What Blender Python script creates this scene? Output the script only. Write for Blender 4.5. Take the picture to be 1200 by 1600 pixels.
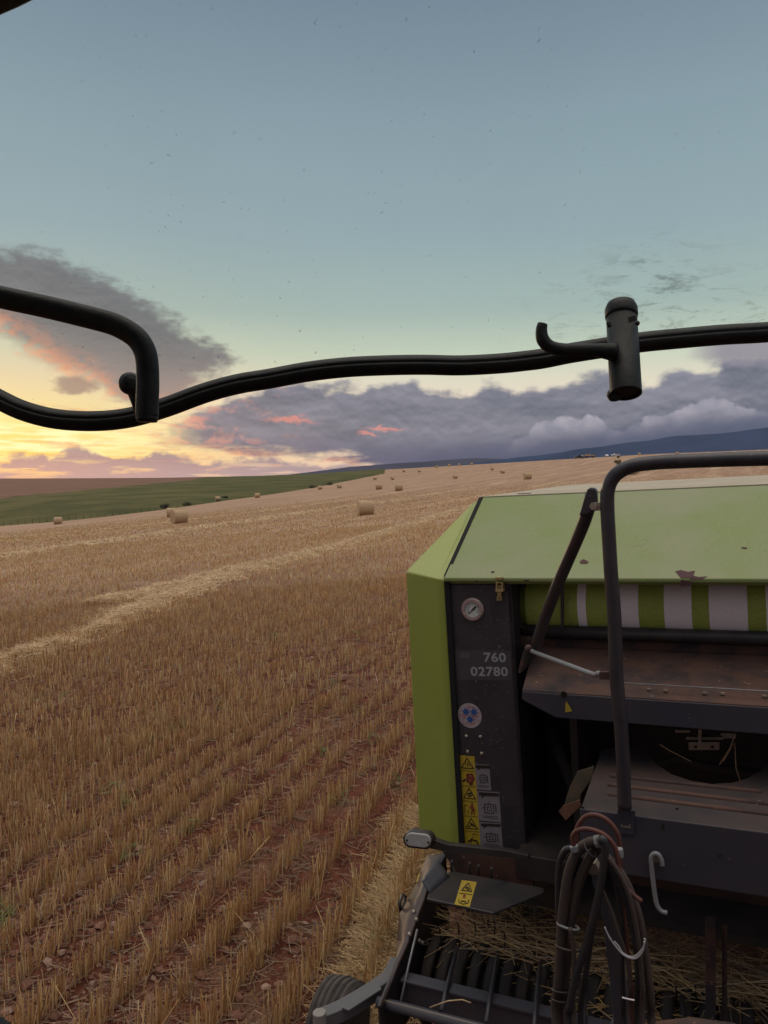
import bpy, bmesh, math, random
import numpy as np
from mathutils import Vector, Matrix, noise as mnoise
random.seed(7); RNG = np.random.default_rng(7)
R = math.radians
scene = bpy.context.scene
COL = scene.collection
for o in list(bpy.data.objects): bpy.data.objects.remove(o)

# ------------------------------------------------------------------ camera
EYE = 2.6; PITCH = math.atan(52/1200); FOC = 1200.0
cam_d = bpy.data.cameras.new('camera'); cam = bpy.data.objects.new('camera', cam_d); COL.objects.link(cam)
cam.location = (0, 0, EYE); cam.rotation_euler = (math.pi/2 - PITCH, 0, 0)
cam_d.sensor_fit = 'VERTICAL'; cam_d.sensor_height = 32; cam_d.lens = 24; cam_d.clip_start = 0.05; cam_d.clip_end = 40000
scene.camera = cam
scene.view_settings.view_transform = 'Standard'; scene.view_settings.look = 'None'
scene.view_settings.exposure = 0.18; scene.view_settings.gamma = 1
scene.cycles.volume_bounces = 0; scene.cycles.max_bounces = 6; scene.cycles.transparent_max_bounces = 12
scene.cycles.use_denoising = True

# ------------------------------------------------------------------ world (dusk sky with clouds, by direction)
SUN_AZ = -27.0; SUN_EL = 1.5     # azimuth from +Y towards +X
class NS:
    """node socket with arithmetic"""
    tree = None
    def __init__(s, sock): s.s = sock
    @staticmethod
    def m(op, *a, clamp=False):
        n = NS.tree.nodes.new('ShaderNodeMath'); n.operation = op; n.use_clamp = clamp
        for i, v in enumerate(a):
            if isinstance(v, NS): NS.tree.links.new(v.s, n.inputs[i])
            else: n.inputs[i].default_value = v
        return NS(n.outputs[0])
    def __add__(s, o): return NS.m('ADD', s, o)
    __radd__ = __add__
    def __sub__(s, o): return NS.m('SUBTRACT', s, o)
    def __rsub__(s, o): return NS.m('SUBTRACT', o, s)
    def __mul__(s, o): return NS.m('MULTIPLY', s, o)
    __rmul__ = __mul__
    def __truediv__(s, o): return NS.m('DIVIDE', s, o)
def sstep(x, lo, hi):
    n = NS.tree.nodes.new('ShaderNodeMapRange'); n.interpolation_type = 'SMOOTHSTEP'
    NS.tree.links.new(x.s, n.inputs[0])
    for i, v in ((1, lo), (2, hi)):
        if isinstance(v, NS): NS.tree.links.new(v.s, n.inputs[i])
        else: n.inputs[i].default_value = v
    n.inputs[3].default_value = 0; n.inputs[4].default_value = 1
    return NS(n.outputs[0])
def gauss(x, c, w): d = (x - c) / w; return NS.m('EXPONENT', (d*d)*(-1.0))
def clamp01(x): return NS.m('ADD', x, 0.0, clamp=True)
def curve(x, pts, lo, hi, ylo, yhi):
    """piecewise curve: pts in real units -> real units"""
    n = NS.tree.nodes.new('ShaderNodeFloatCurve'); c = n.mapping.curves[0]
    P = [((p[0]-lo)/(hi-lo), (p[1]-ylo)/(yhi-ylo)) for p in pts]
    c.points[0].location = P[0]; c.points[1].location = P[-1]
    for p in P[1:-1]: c.points.new(*p)
    n.mapping.update()
    t = (x - lo)/(hi-lo)
    NS.tree.links.new(clamp01(t).s, n.inputs['Value'])
    return NS(n.outputs[0])*(yhi-ylo) + ylo
def comb(x, y, z):
    n = NS.tree.nodes.new('ShaderNodeCombineXYZ')
    for i, v in enumerate((x, y, z)):
        if isinstance(v, NS): NS.tree.links.new(v.s, n.inputs[i])
        else: n.inputs[i].default_value = v
    return n.outputs[0]
def fbm(vec, scale, detail=6, rough=.55, dist=0.0):
    n = NS.tree.nodes.new('ShaderNodeTexNoise'); NS.tree.links.new(vec, n.inputs['Vector'])
    n.inputs['Scale'].default_value = scale; n.inputs['Detail'].default_value = detail
    n.inputs['Roughness'].default_value = rough; n.inputs['Distortion'].default_value = dist
    return NS(n.outputs[0])
def srgb(*c):
    return tuple(((v/255)/12.92 if v/255 <= .04045 else ((v/255+.055)/1.055)**2.4) for v in c[:3]) + (1,)
def cmix(f, a, b):
    n = NS.tree.nodes.new('ShaderNodeMix'); n.data_type = 'RGBA'; n.clamp_factor = True
    if isinstance(f, NS): NS.tree.links.new(f.s, n.inputs[0])
    else: n.inputs[0].default_value = f
    for i, v in ((6, a), (7, b)):
        if isinstance(v, tuple): n.inputs[i].default_value = v
        else: NS.tree.links.new(v, n.inputs[i])
    return n.outputs[2]
def ramp(x, stops):
    n = NS.tree.nodes.new('ShaderNodeValToRGB'); NS.tree.links.new(x.s, n.inputs[0])
    e = n.color_ramp.elements
    e[0].position, e[0].color = stops[0]; e[1].position, e[1].color = stops[-1]
    for p, c in stops[1:-1]: el = e.new(p); el.color = c
    return n.outputs[0]
def ang(px, py):
    """direction (azimuth, elevation in degrees) that a point of the photo looks towards"""
    x = (px-600)/FOC; yv = (800-py)/FOC
    d = Vector((x, math.cos(PITCH)+yv*math.sin(PITCH), -math.sin(PITCH)+yv*math.cos(PITCH))).normalized()
    return math.degrees(math.atan2(d.x, d.y)), math.degrees(math.asin(d.z))

world = bpy.data.worlds.new('World'); scene.world = world; world.use_nodes = True
nt = world.node_tree; nt.nodes.clear(); NS.tree = nt
tc = nt.nodes.new('ShaderNodeTexCoord')
nrm = nt.nodes.new('ShaderNodeVectorMath'); nrm.operation = 'NORMALIZE'; nt.links.new(tc.outputs['Generated'], nrm.inputs[0])
sp = nt.nodes.new('ShaderNodeSeparateXYZ'); nt.links.new(nrm.outputs[0], sp.inputs[0])
X, Y, Z = (NS(sp.outputs[i]) for i in range(3))
E = NS.m('ARCSINE', Z)*(180/math.pi)
A = NS.m('ARCTAN2', X, Y)*(180/math.pi)
v1 = comb(A*.1, E*.21, 0.0)                        # stretched sideways
v2 = comb(A*.1, E*.16, 3.3)
# clear sky; its unseen zenith stops are raised to light the ground
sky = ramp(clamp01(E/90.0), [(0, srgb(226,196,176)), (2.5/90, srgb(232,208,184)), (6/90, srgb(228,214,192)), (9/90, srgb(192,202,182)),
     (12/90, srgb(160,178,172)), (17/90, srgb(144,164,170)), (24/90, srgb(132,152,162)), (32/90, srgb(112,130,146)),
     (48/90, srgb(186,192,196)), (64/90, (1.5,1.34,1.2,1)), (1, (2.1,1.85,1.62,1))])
gl = gauss(A, -27.0, 16.0)
glow = clamp01(gl * NS.m('EXPONENT', E*E*(-1/62.0)) * 1.05)
warm = ramp(clamp01(E/20.0), [(0, srgb(255,205,130)), (.08, srgb(255,214,96)), (.18, srgb(255,232,128)), (.35, srgb(238,210,146)), (.6, srgb(200,200,168)), (1, srgb(165,185,170))])
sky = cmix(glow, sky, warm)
# dimmer sky behind the viewer; the brighter overhead is added fill light
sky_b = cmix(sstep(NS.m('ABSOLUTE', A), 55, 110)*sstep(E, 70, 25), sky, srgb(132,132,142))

def cloud(col, dens, shade, opac=1.0): return cmix(dens*opac, col, shade)
n1 = fbm(v1, 2.6, 8, .58, .3); n1b = fbm(v2, 6.5, 6, .6, .2); n2 = fbm(v1, 1.1, 3, .5)
n_hi = fbm(comb(A*.1, E*.2, 9.1), 9.0, 6, .65)
rel = fbm(comb(A*.1, E*.21+.035, 0.0), 2.6, 8, .58, .3)       # same field a little higher: relief
relief = (n1 - rel)*3.0
def px_az(x): return ang(x, 748)[0]
def px_el(x, y): return ang(x, y)[1]
def edge(pts, lo=-60, hi=60, ylo=-5, yhi=25):
    P = [(lo, px_el(*pts[0]))] + [(ang(*p)[0], px_el(*p)) for p in pts] + [(hi, px_el(*pts[-1]))]
    return curve(A, P, lo, hi, ylo, yhi)
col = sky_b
# upper left cloud
top1 = edge([(-200,320),(-60,360),(20,378),(120,396),(200,440),(260,478),(330,520),(385,556),(430,590)])
bot1 = edge([(-200,470),(-60,500),(20,545),(90,585),(150,615),(230,655),(300,625),(350,590),(420,560)])
d_t = top1 - E + (n1-.5)*3.6 + (n_hi-.5)*2.6; d_b = E - bot1 + (n1b-.5)*3.0 + (n1-.5)*2 + (n_hi-.5)*1.4
side1 = sstep(A, px_az(425), px_az(350))
den1 = sstep(d_t, -.1, 1.5)*sstep(d_b, -.4, 1.6)*side1
lit1 = clamp01(sstep(d_b, 3.0, .2)*sstep(n1b + n_hi*.4, .56, .82)*sstep(A, px_az(330), px_az(200)))*.85
sh1 = cmix(clamp01(.45 + relief*.9 + (n2-.5)), srgb(82,90,98), srgb(122,124,128))
sh1 = cmix(sstep(E, px_el(0,500), px_el(0,640))*.75, sh1, srgb(160,140,136))
sh1 = cmix(lit1, sh1, srgb(252,160,112))
col = cloud(col, den1, sh1, .97)
# small detached puff
pA, pE = ang(117, 602)
dd = NS.m('SQRT', ((A-pA)/1.5)*((A-pA)/1.5) + ((E-pE)/.75)*((E-pE)/.75)) + (n1b-.5)*1.3 + (n_hi-.5)*.8
col = cloud(col, sstep(dd, 1.15, .55), srgb(148,126,118), .85)
# pinkish thin veils low on the left
st = fbm(comb(A*.1, E*.75, 5.0), 2.4, 7, .6, .4)
veil = sstep(st, .50, .66)*sstep(E, 6.2, 4.2)*sstep(A, 4, -4)*sstep(A, -30, -20)
col = cloud(col, veil, cmix(sstep(n_hi, .4, .62), srgb(196,140,128), srgb(252,176,120)), .85)
hot = 1.25*gauss(A, ang(60,700)[0], 8)*gauss(E, ang(60,684)[1], 1.6)*sstep(fbm(comb(A*.1,E*.9,1.), 3.0, 5, .6), .36, .62)
col = cmix(hot, col, srgb(255,250,185))
# the long bank
top2 = edge([(180,705),(230,668),(300,640),(370,606),(450,590),(540,594),(640,588),(690,606),(730,598),(770,594),(830,606),(880,590),(930,580),(1010,586),(1060,572),(1120,560),(1200,548),(1300,540)])
bot2 = edge([(180,700),(250,702),(320,706),(400,712),(480,718),(560,724),(640,760),(1300,760)])
nb = fbm(comb(A*.1, E*.15, 12.0), 4.0, 5, .47, .05)
e_t = top2 - E + (nb-.5)*3.6 + (n_hi-.5)*.9; e_b = E - bot2 + (n1b-.5)*1.6 + (st-.5)*1.5
side2 = sstep(A, px_az(215), px_az(330))
den2 = sstep(e_t, 0.0, .95)*sstep(e_b, -.2, .9)*side2
nbr = fbm(comb(A*.1, E*.15+.035, 12.0), 4.0, 5, .47, .05)
r2 = (nb - nbr)*3.2
base2 = cmix(clamp01(.42 + r2 + (n2-.5)*1.2), srgb(84,92,110), srgb(134,134,150))
base2 = cmix(sstep(E, px_el(900,665), px_el(900,718))*.85, base2, srgb(66,80,112))
base2 = cmix(sstep(e_t, .95, .1)*.5, base2, srgb(172,162,168))
# pale cumulus heads low on the right
top3 = edge([(780,705),(820,672),(870,652),(930,652),(965,668),(1000,655),(1060,640),(1120,618),(1160,636),(1200,642),(1300,640)])
nc = fbm(comb(A*.1, E*.11, 21.0), 7.0, 4, .5)
f_t = top3 - E + (nc-.5)*1.8 + (n_hi-.5)*.5
den3 = sstep(f_t, 0, .28)*sstep(f_t, 2.4, .4)*sstep(A, px_az(770), px_az(850))
base2 = cmix(den3*.75, base2, cmix(clamp01(.5+(nc-.5)*3), srgb(130,132,152), srgb(178,172,184)))
# glowing slits in the bank
for (sx, sy, wa, we) in ((452,657,1.9,.24),(600,672,1.6,.14),(575,680,.8,.1),(300,655,1.2,.3)):
    a0, e0 = ang(sx, sy)
    g = gauss(A, a0, wa)*gauss(E + (n1b-.5)*1.6 + (n_hi-.5)*.5, e0, we)
    base2 = cmix(sstep(g, .1, .95)*.68, base2, srgb(232,136,118))
edgewarm = sstep(A, px_az(520), px_az(260))*sstep(n1b, .50, .66)
base2 = cmix(edgewarm*.7, base2, srgb(222,148,128))
col = cloud(col, den2, base2, .97)
# a darker shelf, upper right
top4 = edge([(1040,548),(1100,528),(1200,500),(1300,490)]); bot4 = edge([(1040,552),(1100,566),(1200,574),(1300,575)])
den4 = sstep(top4 - E + (nb-.5)*2.2, 0, .8)*sstep(E - bot4 + (n1b-.5)*1.6, -.3, .6)*sstep(A, px_az(1050), px_az(1130))
col = cloud(col, den4, srgb(136,130,142), .9)
# purple haze bank on the left horizon
top5 = edge([(-200,712),(0,716),(60,706),(120,702),(190,712),(260,708),(330,716),(400,712),(480,722),(560,728),(640,735)])
den5 = sstep(top5 - E + (nb-.5)*1.9 + (n1b-.5)*1.2 + (n_hi-.5)*.5, -.05, .4)*sstep(A, px_az(640), px_az(500))
gap5 = sstep(fbm(comb(A*.1, E*1.1, 31.0), 2.2, 6, .6, .3), .50, .62)*sstep(E, 1.7, .7)
col = cloud(col, den5*(1.0 - gap5*.65), cmix(sstep(E, 0, 2.0), srgb(166,146,152), srgb(132,120,138)), .92)
# cloud base dissolving onto the mountain tops
mt = edge([(600,738),(700,727),(810,714),(910,700),(1010,686),(1110,677),(1200,664),(1300,652)])
col = cmix(sstep(E - mt + (n1b-.5)*1.2, 2.0, -.1)*sstep(A, px_az(500), px_az(760))*.92, col, srgb(60,72,102))
# thin cloud that fills the sky below the horizon line
col = cmix(sstep(E, 0.0, -2.0), col, srgb(110,95,85))
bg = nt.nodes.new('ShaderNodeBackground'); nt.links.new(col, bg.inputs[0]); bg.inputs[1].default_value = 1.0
# a little physical twilight sky on top
ns = nt.nodes.new('ShaderNodeTexSky'); ns.sky_type = 'NISHITA'; ns.sun_disc = False
ns.sun_elevation = R(SUN_EL); ns.sun_rotation = R(SUN_AZ)
bg2 = nt.nodes.new('ShaderNodeBackground'); nt.links.new(ns.outputs[0], bg2.inputs[0]); bg2.inputs[1].default_value = 0.008
ad = nt.nodes.new('ShaderNodeAddShader'); nt.links.new(bg.outputs[0], ad.inputs[0]); nt.links.new(bg2.outputs[0], ad.inputs[1])
wo = nt.nodes.new('ShaderNodeOutputWorld'); nt.links.new(ad.outputs[0], wo.inputs[0])
world.cycles.sampling_method = 'MANUAL'; world.cycles.sample_map_resolution = 512

sun_d = bpy.data.lights.new('sun', 'SUN'); sun = bpy.data.objects.new('sun', sun_d); COL.objects.link(sun)
sun_d.energy = 0.35; sun_d.angle = R(12); sun_d.color = (1, .72, .45)
sd = Vector((math.sin(R(SUN_AZ))*math.cos(R(6)), math.cos(R(SUN_AZ))*math.cos(R(6)), math.sin(R(6))))
sun.rotation_euler = sd.to_track_quat('Z', 'Y').to_euler()

# ------------------------------------------------------------------ frames and measuring helpers
YAW = R(25); ROLL = R(3.0); SLB = R(1.15)
Bv = Vector((math.sin(YAW)*math.cos(SLB), math.cos(YAW)*math.cos(SLB), math.sin(SLB)))
Av = Vector((math.cos(YAW)*math.cos(ROLL), -math.sin(YAW)*math.cos(ROLL), math.sin(ROLL)))
Av = (Av - Bv*Av.dot(Bv)).normalized(); Cv = Av.cross(Bv)
FR = Matrix((Av, Bv, Cv))                 # world -> machine frame (across, away, up)
CAM = Vector((0, 0, EYE)); CL = FR @ CAM
def ray(px, py):
    x = (px-600)/FOC; yv = (800-py)/FOC
    return Vector((x, math.cos(PITCH)+yv*math.sin(PITCH), -math.sin(PITCH)+yv*math.cos(PITCH)))
def on(px, py, a=None, b=None, c=None):
    """machine-frame point on one of the machine's planes"""
    d = FR @ ray(px, py)
    i, v = (0, a) if a is not None else (1, b) if b is not None else (2, c)
    return CL + d*((v - CL[i])/d[i])
def wd(px, py, depth):
    return CAM + ray(px, py)*depth

# ------------------------------------------------------------------ mesh helpers
def link(o, parent=None):
    COL.objects.link(o)
    if parent: o.parent = parent
    return o
def empty(name, loc=(0,0,0), rot=None):
    o = bpy.data.objects.new(name, None); o.location = loc; o.empty_display_size = .2
    if rot is not None: o.rotation_euler = rot
    return link(o)
def tag(o, label=None, cat=None, group=None, kind=None):
    for k, v in (('label', label), ('category', cat), ('group', group), ('kind', kind)):
        if v: o[k] = v
    return o
class MB:
    def __init__(s): s.v = []; s.f = []; s.mi = []; s.cur = 0; s.sm = []; s.smooth = False
    def _add(s, vs, fs):
        n = len(s.v); s.v += [tuple(v) for v in vs]; s.f += [tuple(i+n for i in f) for f in fs]
        s.mi += [s.cur]*len(fs); s.sm += [s.smooth]*len(fs); return s
    def box(s, lo, hi, rot=None, about=None):
        c = [Vector((x, y, z)) for z in (lo[2], hi[2]) for y in (lo[1], hi[1]) for x in (lo[0], hi[0])]
        if rot is not None:
            p = Vector(about) if about is not None else (Vector(lo)+Vector(hi))/2
            c = [p + rot @ (v-p) for v in c]
        return s._add(c, [(0,2,3,1),(4,5,7,6),(0,1,5,4),(2,6,7,3),(0,4,6,2),(1,3,7,5)])
    def prism(s, pts, ext):
        pts = [Vector(p) for p in pts]; ext = Vector(ext); n = len(pts)
        nrm = Vector((0,0,0))
        for i in range(n): nrm += (pts[i]-pts[0]).cross(pts[(i+1) % n]-pts[0])
        if nrm.dot(ext) > 0: pts = pts[::-1]
        vs = pts + [p+ext for p in pts]
        return s._add(vs, [tuple(range(n)), tuple(range(2*n-1, n-1, -1))] + [(i, n+i, n+(i+1) % n, (i+1) % n) for i in range(n)])
    def tube(s, path, r, seg=12, caps=True, prof=None, flat=1.0):
        P = [Vector(p) for p in path]; n = len(P); rs = r if isinstance(r, (list, tuple)) else [r]*n
        t0 = (P[1]-P[0]).normalized(); up = Vector((0,0,1)) if abs(t0.z) < .9 else Vector((1,0,0))
        u = t0.cross(up).normalized(); vs = []
        for i in range(n):
            t = (P[min(i+1, n-1)]-P[max(i-1, 0)]).normalized()
            u = (u - t*u.dot(t)).normalized(); w = t.cross(u)
            for k in range(seg):
                th = 2*math.pi*k/seg; q = rs[i]*(prof(th) if prof else 1)
                vs.append(P[i] + u*math.cos(th)*q + w*math.sin(th)*q*flat)
        fs = [(i*seg+k, i*seg+(k+1) % seg, (i+1)*seg+(k+1) % seg, (i+1)*seg+k) for i in range(n-1) for k in range(seg)]
        o = s.smooth; s.smooth = True; s._add(vs, fs); s.smooth = False
        if caps: m = len(s.v)-n*seg; s.f += [tuple(m+k for k in range(seg))[::-1], tuple(m+(n-1)*seg+k for k in range(seg))]; s.mi += [s.cur]*2; s.sm += [False]*2
        s.smooth = o; return s
    def lathe(s, prof, c, ax, seg=24, ends=True):
        """prof: (radius, distance along ax) pairs"""
        ax = Vector(ax).normalized(); c = Vector(c); up = Vector((0,0,1)) if abs(ax.z) < .9 else Vector((1,0,0))
        u = ax.cross(up).normalized(); w = ax.cross(u); vs = []
        for (r, h) in prof:
            for k in range(seg):
                th = 2*math.pi*k/seg; vs.append(c + ax*h + (u*math.cos(th)+w*math.sin(th))*r)
        n = len(prof); fs = [(i*seg+k, (i+1)*seg+k, (i+1)*seg+(k+1) % seg, i*seg+(k+1) % seg) for i in range(n-1) for k in range(seg)]
        if ends: fs += [tuple(range(seg)), tuple((n-1)*seg+k for k in range(seg))[::-1]]
        return s._add(vs, fs)
    def sphere(s, c, r, seg=10, rings=6):
        pr = [(max(1e-4, math.sin(math.pi*i/rings)), -math.cos(math.pi*i/rings)) for i in range(rings+1)]
        rr = r if isinstance(r, (tuple, list)) else (r, r, r)
        vs = [(c[0]+p*math.cos(2*math.pi*k/seg)*rr[0], c[1]+p*math.sin(2*math.pi*k/seg)*rr[1], c[2]+h*rr[2]) for p, h in pr for k in range(seg)]
        o = s.smooth; s.smooth = True
        s._add(vs, [(i*seg+k, i*seg+(k+1) % seg, (i+1)*seg+(k+1) % seg, (i+1)*seg+k) for i in range(rings) for k in range(seg)]); s.smooth = o
        return s
    def build(s, name, mats, parent=None, bevel=0.0, loc=None):
        me = bpy.data.meshes.new(name); me.from_pydata(s.v, [], s.f)
        for m in (mats if isinstance(mats, (list, tuple)) else [mats]): me.materials.append(m)
        me.polygons.foreach_set('material_index', s.mi); me.polygons.foreach_set('use_smooth', s.sm); me.update()
        bm = bmesh.new(); bm.from_mesh(me); bmesh.ops.recalc_face_normals(bm, faces=bm.faces[:]); bm.to_mesh(me); bm.free()
        o = bpy.data.objects.new(name, me); link(o, parent)
        if loc is not None: o.location = loc
        if bevel:
            b = o.modifiers.new('bevel', 'BEVEL'); b.width = bevel; b.segments = 2; b.limit_method = 'ANGLE'; b.angle_limit = R(40)
        return o
def np_mesh(name, V, F, mat, parent=None, tint=None, nv=4, smooth=False):
    """V (n,3), F (m,nv) numpy"""
    me = bpy.data.meshes.new(name); me.vertices.add(len(V)); me.vertices.foreach_set('co', V.astype(np.float32).ravel())
    me.loops.add(F.size); me.loops.foreach_set('vertex_index', F.astype(np.int32).ravel())
    me.polygons.add(len(F)); me.polygons.foreach_set('loop_start', np.arange(0, F.size, nv, dtype=np.int32))
    me.polygons.foreach_set('use_smooth', np.full(len(F), smooth))
    me.update(calc_edges=True)
    if tint is not None:
        a = me.color_attributes.new('tint', 'FLOAT_COLOR', 'POINT'); a.data.foreach_set('color', tint.astype(np.float32).ravel())
    me.materials.append(mat); o = bpy.data.objects.new(name, me); return link(o, parent)
def smoothpath(P, k=6):
    P = [Vector(p) for p in P]; out = []
    for i in range(len(P)-1):
        p0 = P[max(i-1, 0)]; p1 = P[i]; p2 = P[i+1]; p3 = P[min(i+2, len(P)-1)]
        for j in range(k):
            t = j/k; out.append(.5*((2*p1)+(p2-p0)*t+(2*p0-5*p1+4*p2-p3)*t*t+(3*p1-p0-3*p2+p3)*t**3))
    out.append(P[-1]); return out

# ------------------------------------------------------------------ materials
def mat(name, base, rough=.6, metal=0.0, var=None, vscale=6.0, vamt=.5, bump=0.0, bscale=40.0, dust=None, dustamt=0.0, dscale=3.0, speck=None, tint=False, spec=.5, stretch=None, sheen=0, speckth=.62, speckscale=45., vr=.22, grain=0.0):
    m = bpy.data.materials.new(name); m.use_nodes = True; t = m.node_tree; NS.tree = t
    p = t.nodes['Principled BSDF']; p.inputs['Roughness'].default_value = rough; p.inputs['Metallic'].default_value = metal
    p.inputs['Specular IOR Level'].default_value = spec
    g = t.nodes.new('ShaderNodeTexCoord').outputs['Object']
    if stretch:
        mp = t.nodes.new('ShaderNodeMapping'); t.links.new(g, mp.inputs[0]); mp.inputs['Scale'].default_value = stretch; g = mp.outputs[0]
    c = tuple(base)+(1,) if len(base) == 3 else base
    if tint:
        a = t.nodes.new('ShaderNodeVertexColor'); a.layer_name = 'tint'; c = a.outputs[0]
    if var is not None: c = cmix(sstep(fbm(g, vscale, 6, .6), .5-vr, .5+vr)*vamt, c, tuple(var)+(1,))
    if dust is not None:
        geo = t.nodes.new('ShaderNodeNewGeometry'); sx = t.nodes.new('ShaderNodeSeparateXYZ'); t.links.new(geo.outputs['Normal'], sx.inputs[0])
        up = sstep(NS(sx.outputs[2]), -.2, .95)
        c = cmix(clamp01((up*.75+.3)*sstep(fbm(g, dscale, 7, .62, .4), .30, .66)*dustamt), c, tuple(dust)+(1,))
    if speck is not None: c = cmix(sstep(fbm(g, speckscale, 3, .6), speckth, speckth+.06)*.8, c, tuple(speck)+(1,))
    if grain: c = cmix(sstep(fbm(g, 150, 4, .7), .42, .62)*grain, c, tuple(dust)+(1,)); c = cmix(sstep(fbm(g, 9, 8, .75, 1.5), .60, .70)*grain*1.2, c, tuple(q*.45 for q in base)+(1,))
    if isinstance(c, tuple): p.inputs['Base Color'].default_value = c
    else: t.links.new(c, p.inputs['Base Color'])
    if bump:
        b = t.nodes.new('ShaderNodeBump'); b.inputs['Strength'].default_value = bump; b.inputs['Distance'].default_value = .01
        t.links.new(fbm(g, bscale, 5, .6).s, b.inputs['Height']); t.links.new(b.outputs[0], p.inputs['Normal'])
    return m
M = {}
M['green'] = mat('green_paint', (.30,.37,.05), .40, grain=.12, var=(.26,.32,.05), vscale=5, vamt=.5, dust=(.46,.46,.26), dustamt=.25, dscale=2.5, bump=.06, bscale=25, speck=(.10,.09,.04), speckth=.72, speckscale=30)
M['hood'] = mat('dusty_green_paint', (.17,.26,.04), .5, grain=.36, var=(.20,.26,.06), vscale=3.5, vamt=.7, dust=(.30,.30,.20), dustamt=.6, dscale=1.6, bump=.05, bscale=18, speck=(.12,.1,.06), speckth=.73, speckscale=22)
M['panel'] = mat('charcoal_paint', (.024,.023,.030), .5, var=(.042,.038,.043), vscale=9, vamt=.8, dust=(.13,.10,.09), dustamt=.3, dscale=6, speck=(.24,.20,.18), speckth=.63, speckscale=70, bump=.05)
M['steelblue'] = mat('slate_paint', (.038,.041,.058), .5, var=(.055,.052,.06), vscale=7, vamt=.6, dust=(.12,.085,.075), dustamt=.35, dscale=4, speck=(.17,.13,.11), speckth=.68, speckscale=50)
M['rust'] = mat('rusty_dusty_steel', (.085,.042,.030), .8, var=(.022,.021,.025), vscale=5, vamt=.95, vr=.08, dust=(.13,.066,.047), dustamt=.5, dscale=7, bump=.2, speck=(.25,.17,.12), speckth=.66)
M['black'] = mat('black_steel', (.022,.021,.024), .45, var=(.04,.036,.036), vscale=12, vamt=.6, dust=(.10,.075,.06), dustamt=.35, dscale=8)
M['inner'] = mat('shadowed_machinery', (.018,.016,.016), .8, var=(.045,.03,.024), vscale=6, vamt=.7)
M['rail'] = mat('worn_black_rail', (.030,.029,.038), .36, var=(.07,.062,.06), vscale=14, vamt=.5, bump=.05, speck=(.2,.17,.15), speckth=.7)
M['rubber'] = mat('tractor_rubber', (.008,.011,.012), .5, var=(.014,.017,.017), vscale=30, vamt=.6, spec=.3, dust=(.05,.05,.045), dustamt=.35, dscale=30, bump=.15, bscale=120)
M['tyre'] = mat('dusty_tyre', (.06,.055,.05), .8, dust=(.2,.16,.13), dustamt=.6, dscale=20)
M['wheel_rubber'] = mat('dark_dusty_rubber', (.03,.027,.026), .75, dust=(.13,.105,.09), dustamt=.4, dscale=20)
M['hose_red'] = mat('red_brown_hose', (.13,.04,.028), .6, var=(.06,.028,.024), vscale=20, vamt=.7)
M['hose_dust'] = mat('dusty_brown_hose', (.055,.036,.03), .7, var=(.03,.026,.026), vscale=25, vamt=.8, dust=(.15,.105,.085), dustamt=.35, bump=.1)
M['hose_blk'] = mat('black_hose', (.02,.021,.026), .5, var=(.04,.034,.032), vscale=25, vamt=.7)
M['zinc'] = mat('zinc_metal', (.45,.40,.33), .4, metal=.6, var=(.3,.25,.2), vscale=30, vamt=.6)
M['greymetal'] = mat('grey_metal', (.28,.29,.30), .5, metal=.2, var=(.2,.2,.2), vscale=30, vamt=.5)
M['brass'] = mat('yellow_zinc', (.45,.36,.16), .4, metal=.5)
M['yellow'] = mat('yellow_decal', (.52,.38,.02), .5, var=(.40,.28,.03), vscale=20, vamt=.5, dust=(.3,.22,.12), dustamt=.3)
M['ink'] = mat('decal_ink', (.02,.016,.012), .6)
M['inkred'] = mat('decal_red_ink', (.25,.05,.03), .6)
M['inkblue'] = mat('decal_blue_ink', (.03,.10,.32), .6)
M['white'] = mat('white_decal', (.42,.38,.40), .55, var=(.33,.29,.30), vscale=18, vamt=.6)
M['platewhite'] = mat('pale_plate', (.24,.22,.24), .55, var=(.19,.17,.18), vscale=25, vamt=.7)
M['digit'] = mat('grey_digits', (.33,.34,.36), .6)
M['netwhite'] = mat('white_net_wrap', (.93,.87,.88), .7, var=(.82,.76,.77), vscale=60, vamt=.9, bump=.12, bscale=300, stretch=(1,6,6))
M['netgreen'] = mat('green_net_wrap', (.42,.50,.10), .6, var=(.27,.35,.06), vscale=60, vamt=1, bump=.25, bscale=300, stretch=(1,6,6))
M['lens'] = mat('reflector_lens', (.45,.47,.46), .25, var=(.35,.36,.34), vscale=30, vamt=.6)
M['dial'] = mat('gauge_dial', (.55,.60,.57), .3)
M['bezel'] = mat('gauge_bezel', (.42,.33,.31), .35, metal=.4)
M['straw'] = mat('straw_pieces', (.5,.36,.2), .7, tint=True)
M['stub'] = mat('stubble_stalks', (.5,.36,.2), .75, tint=True)
M['bale'] = mat('straw_bale', (.60,.44,.27), .9, var=(.42,.29,.16), vscale=9, vamt=.8, bump=.6, bscale=30, stretch=(1,3,1))
M['leaf'] = mat('weed_leaf', (.1,.16,.05), .7, tint=True)
M['rock'] = mat('clod', (.2,.1,.07), .9, tint=True, bump=.3, bscale=60)

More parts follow.
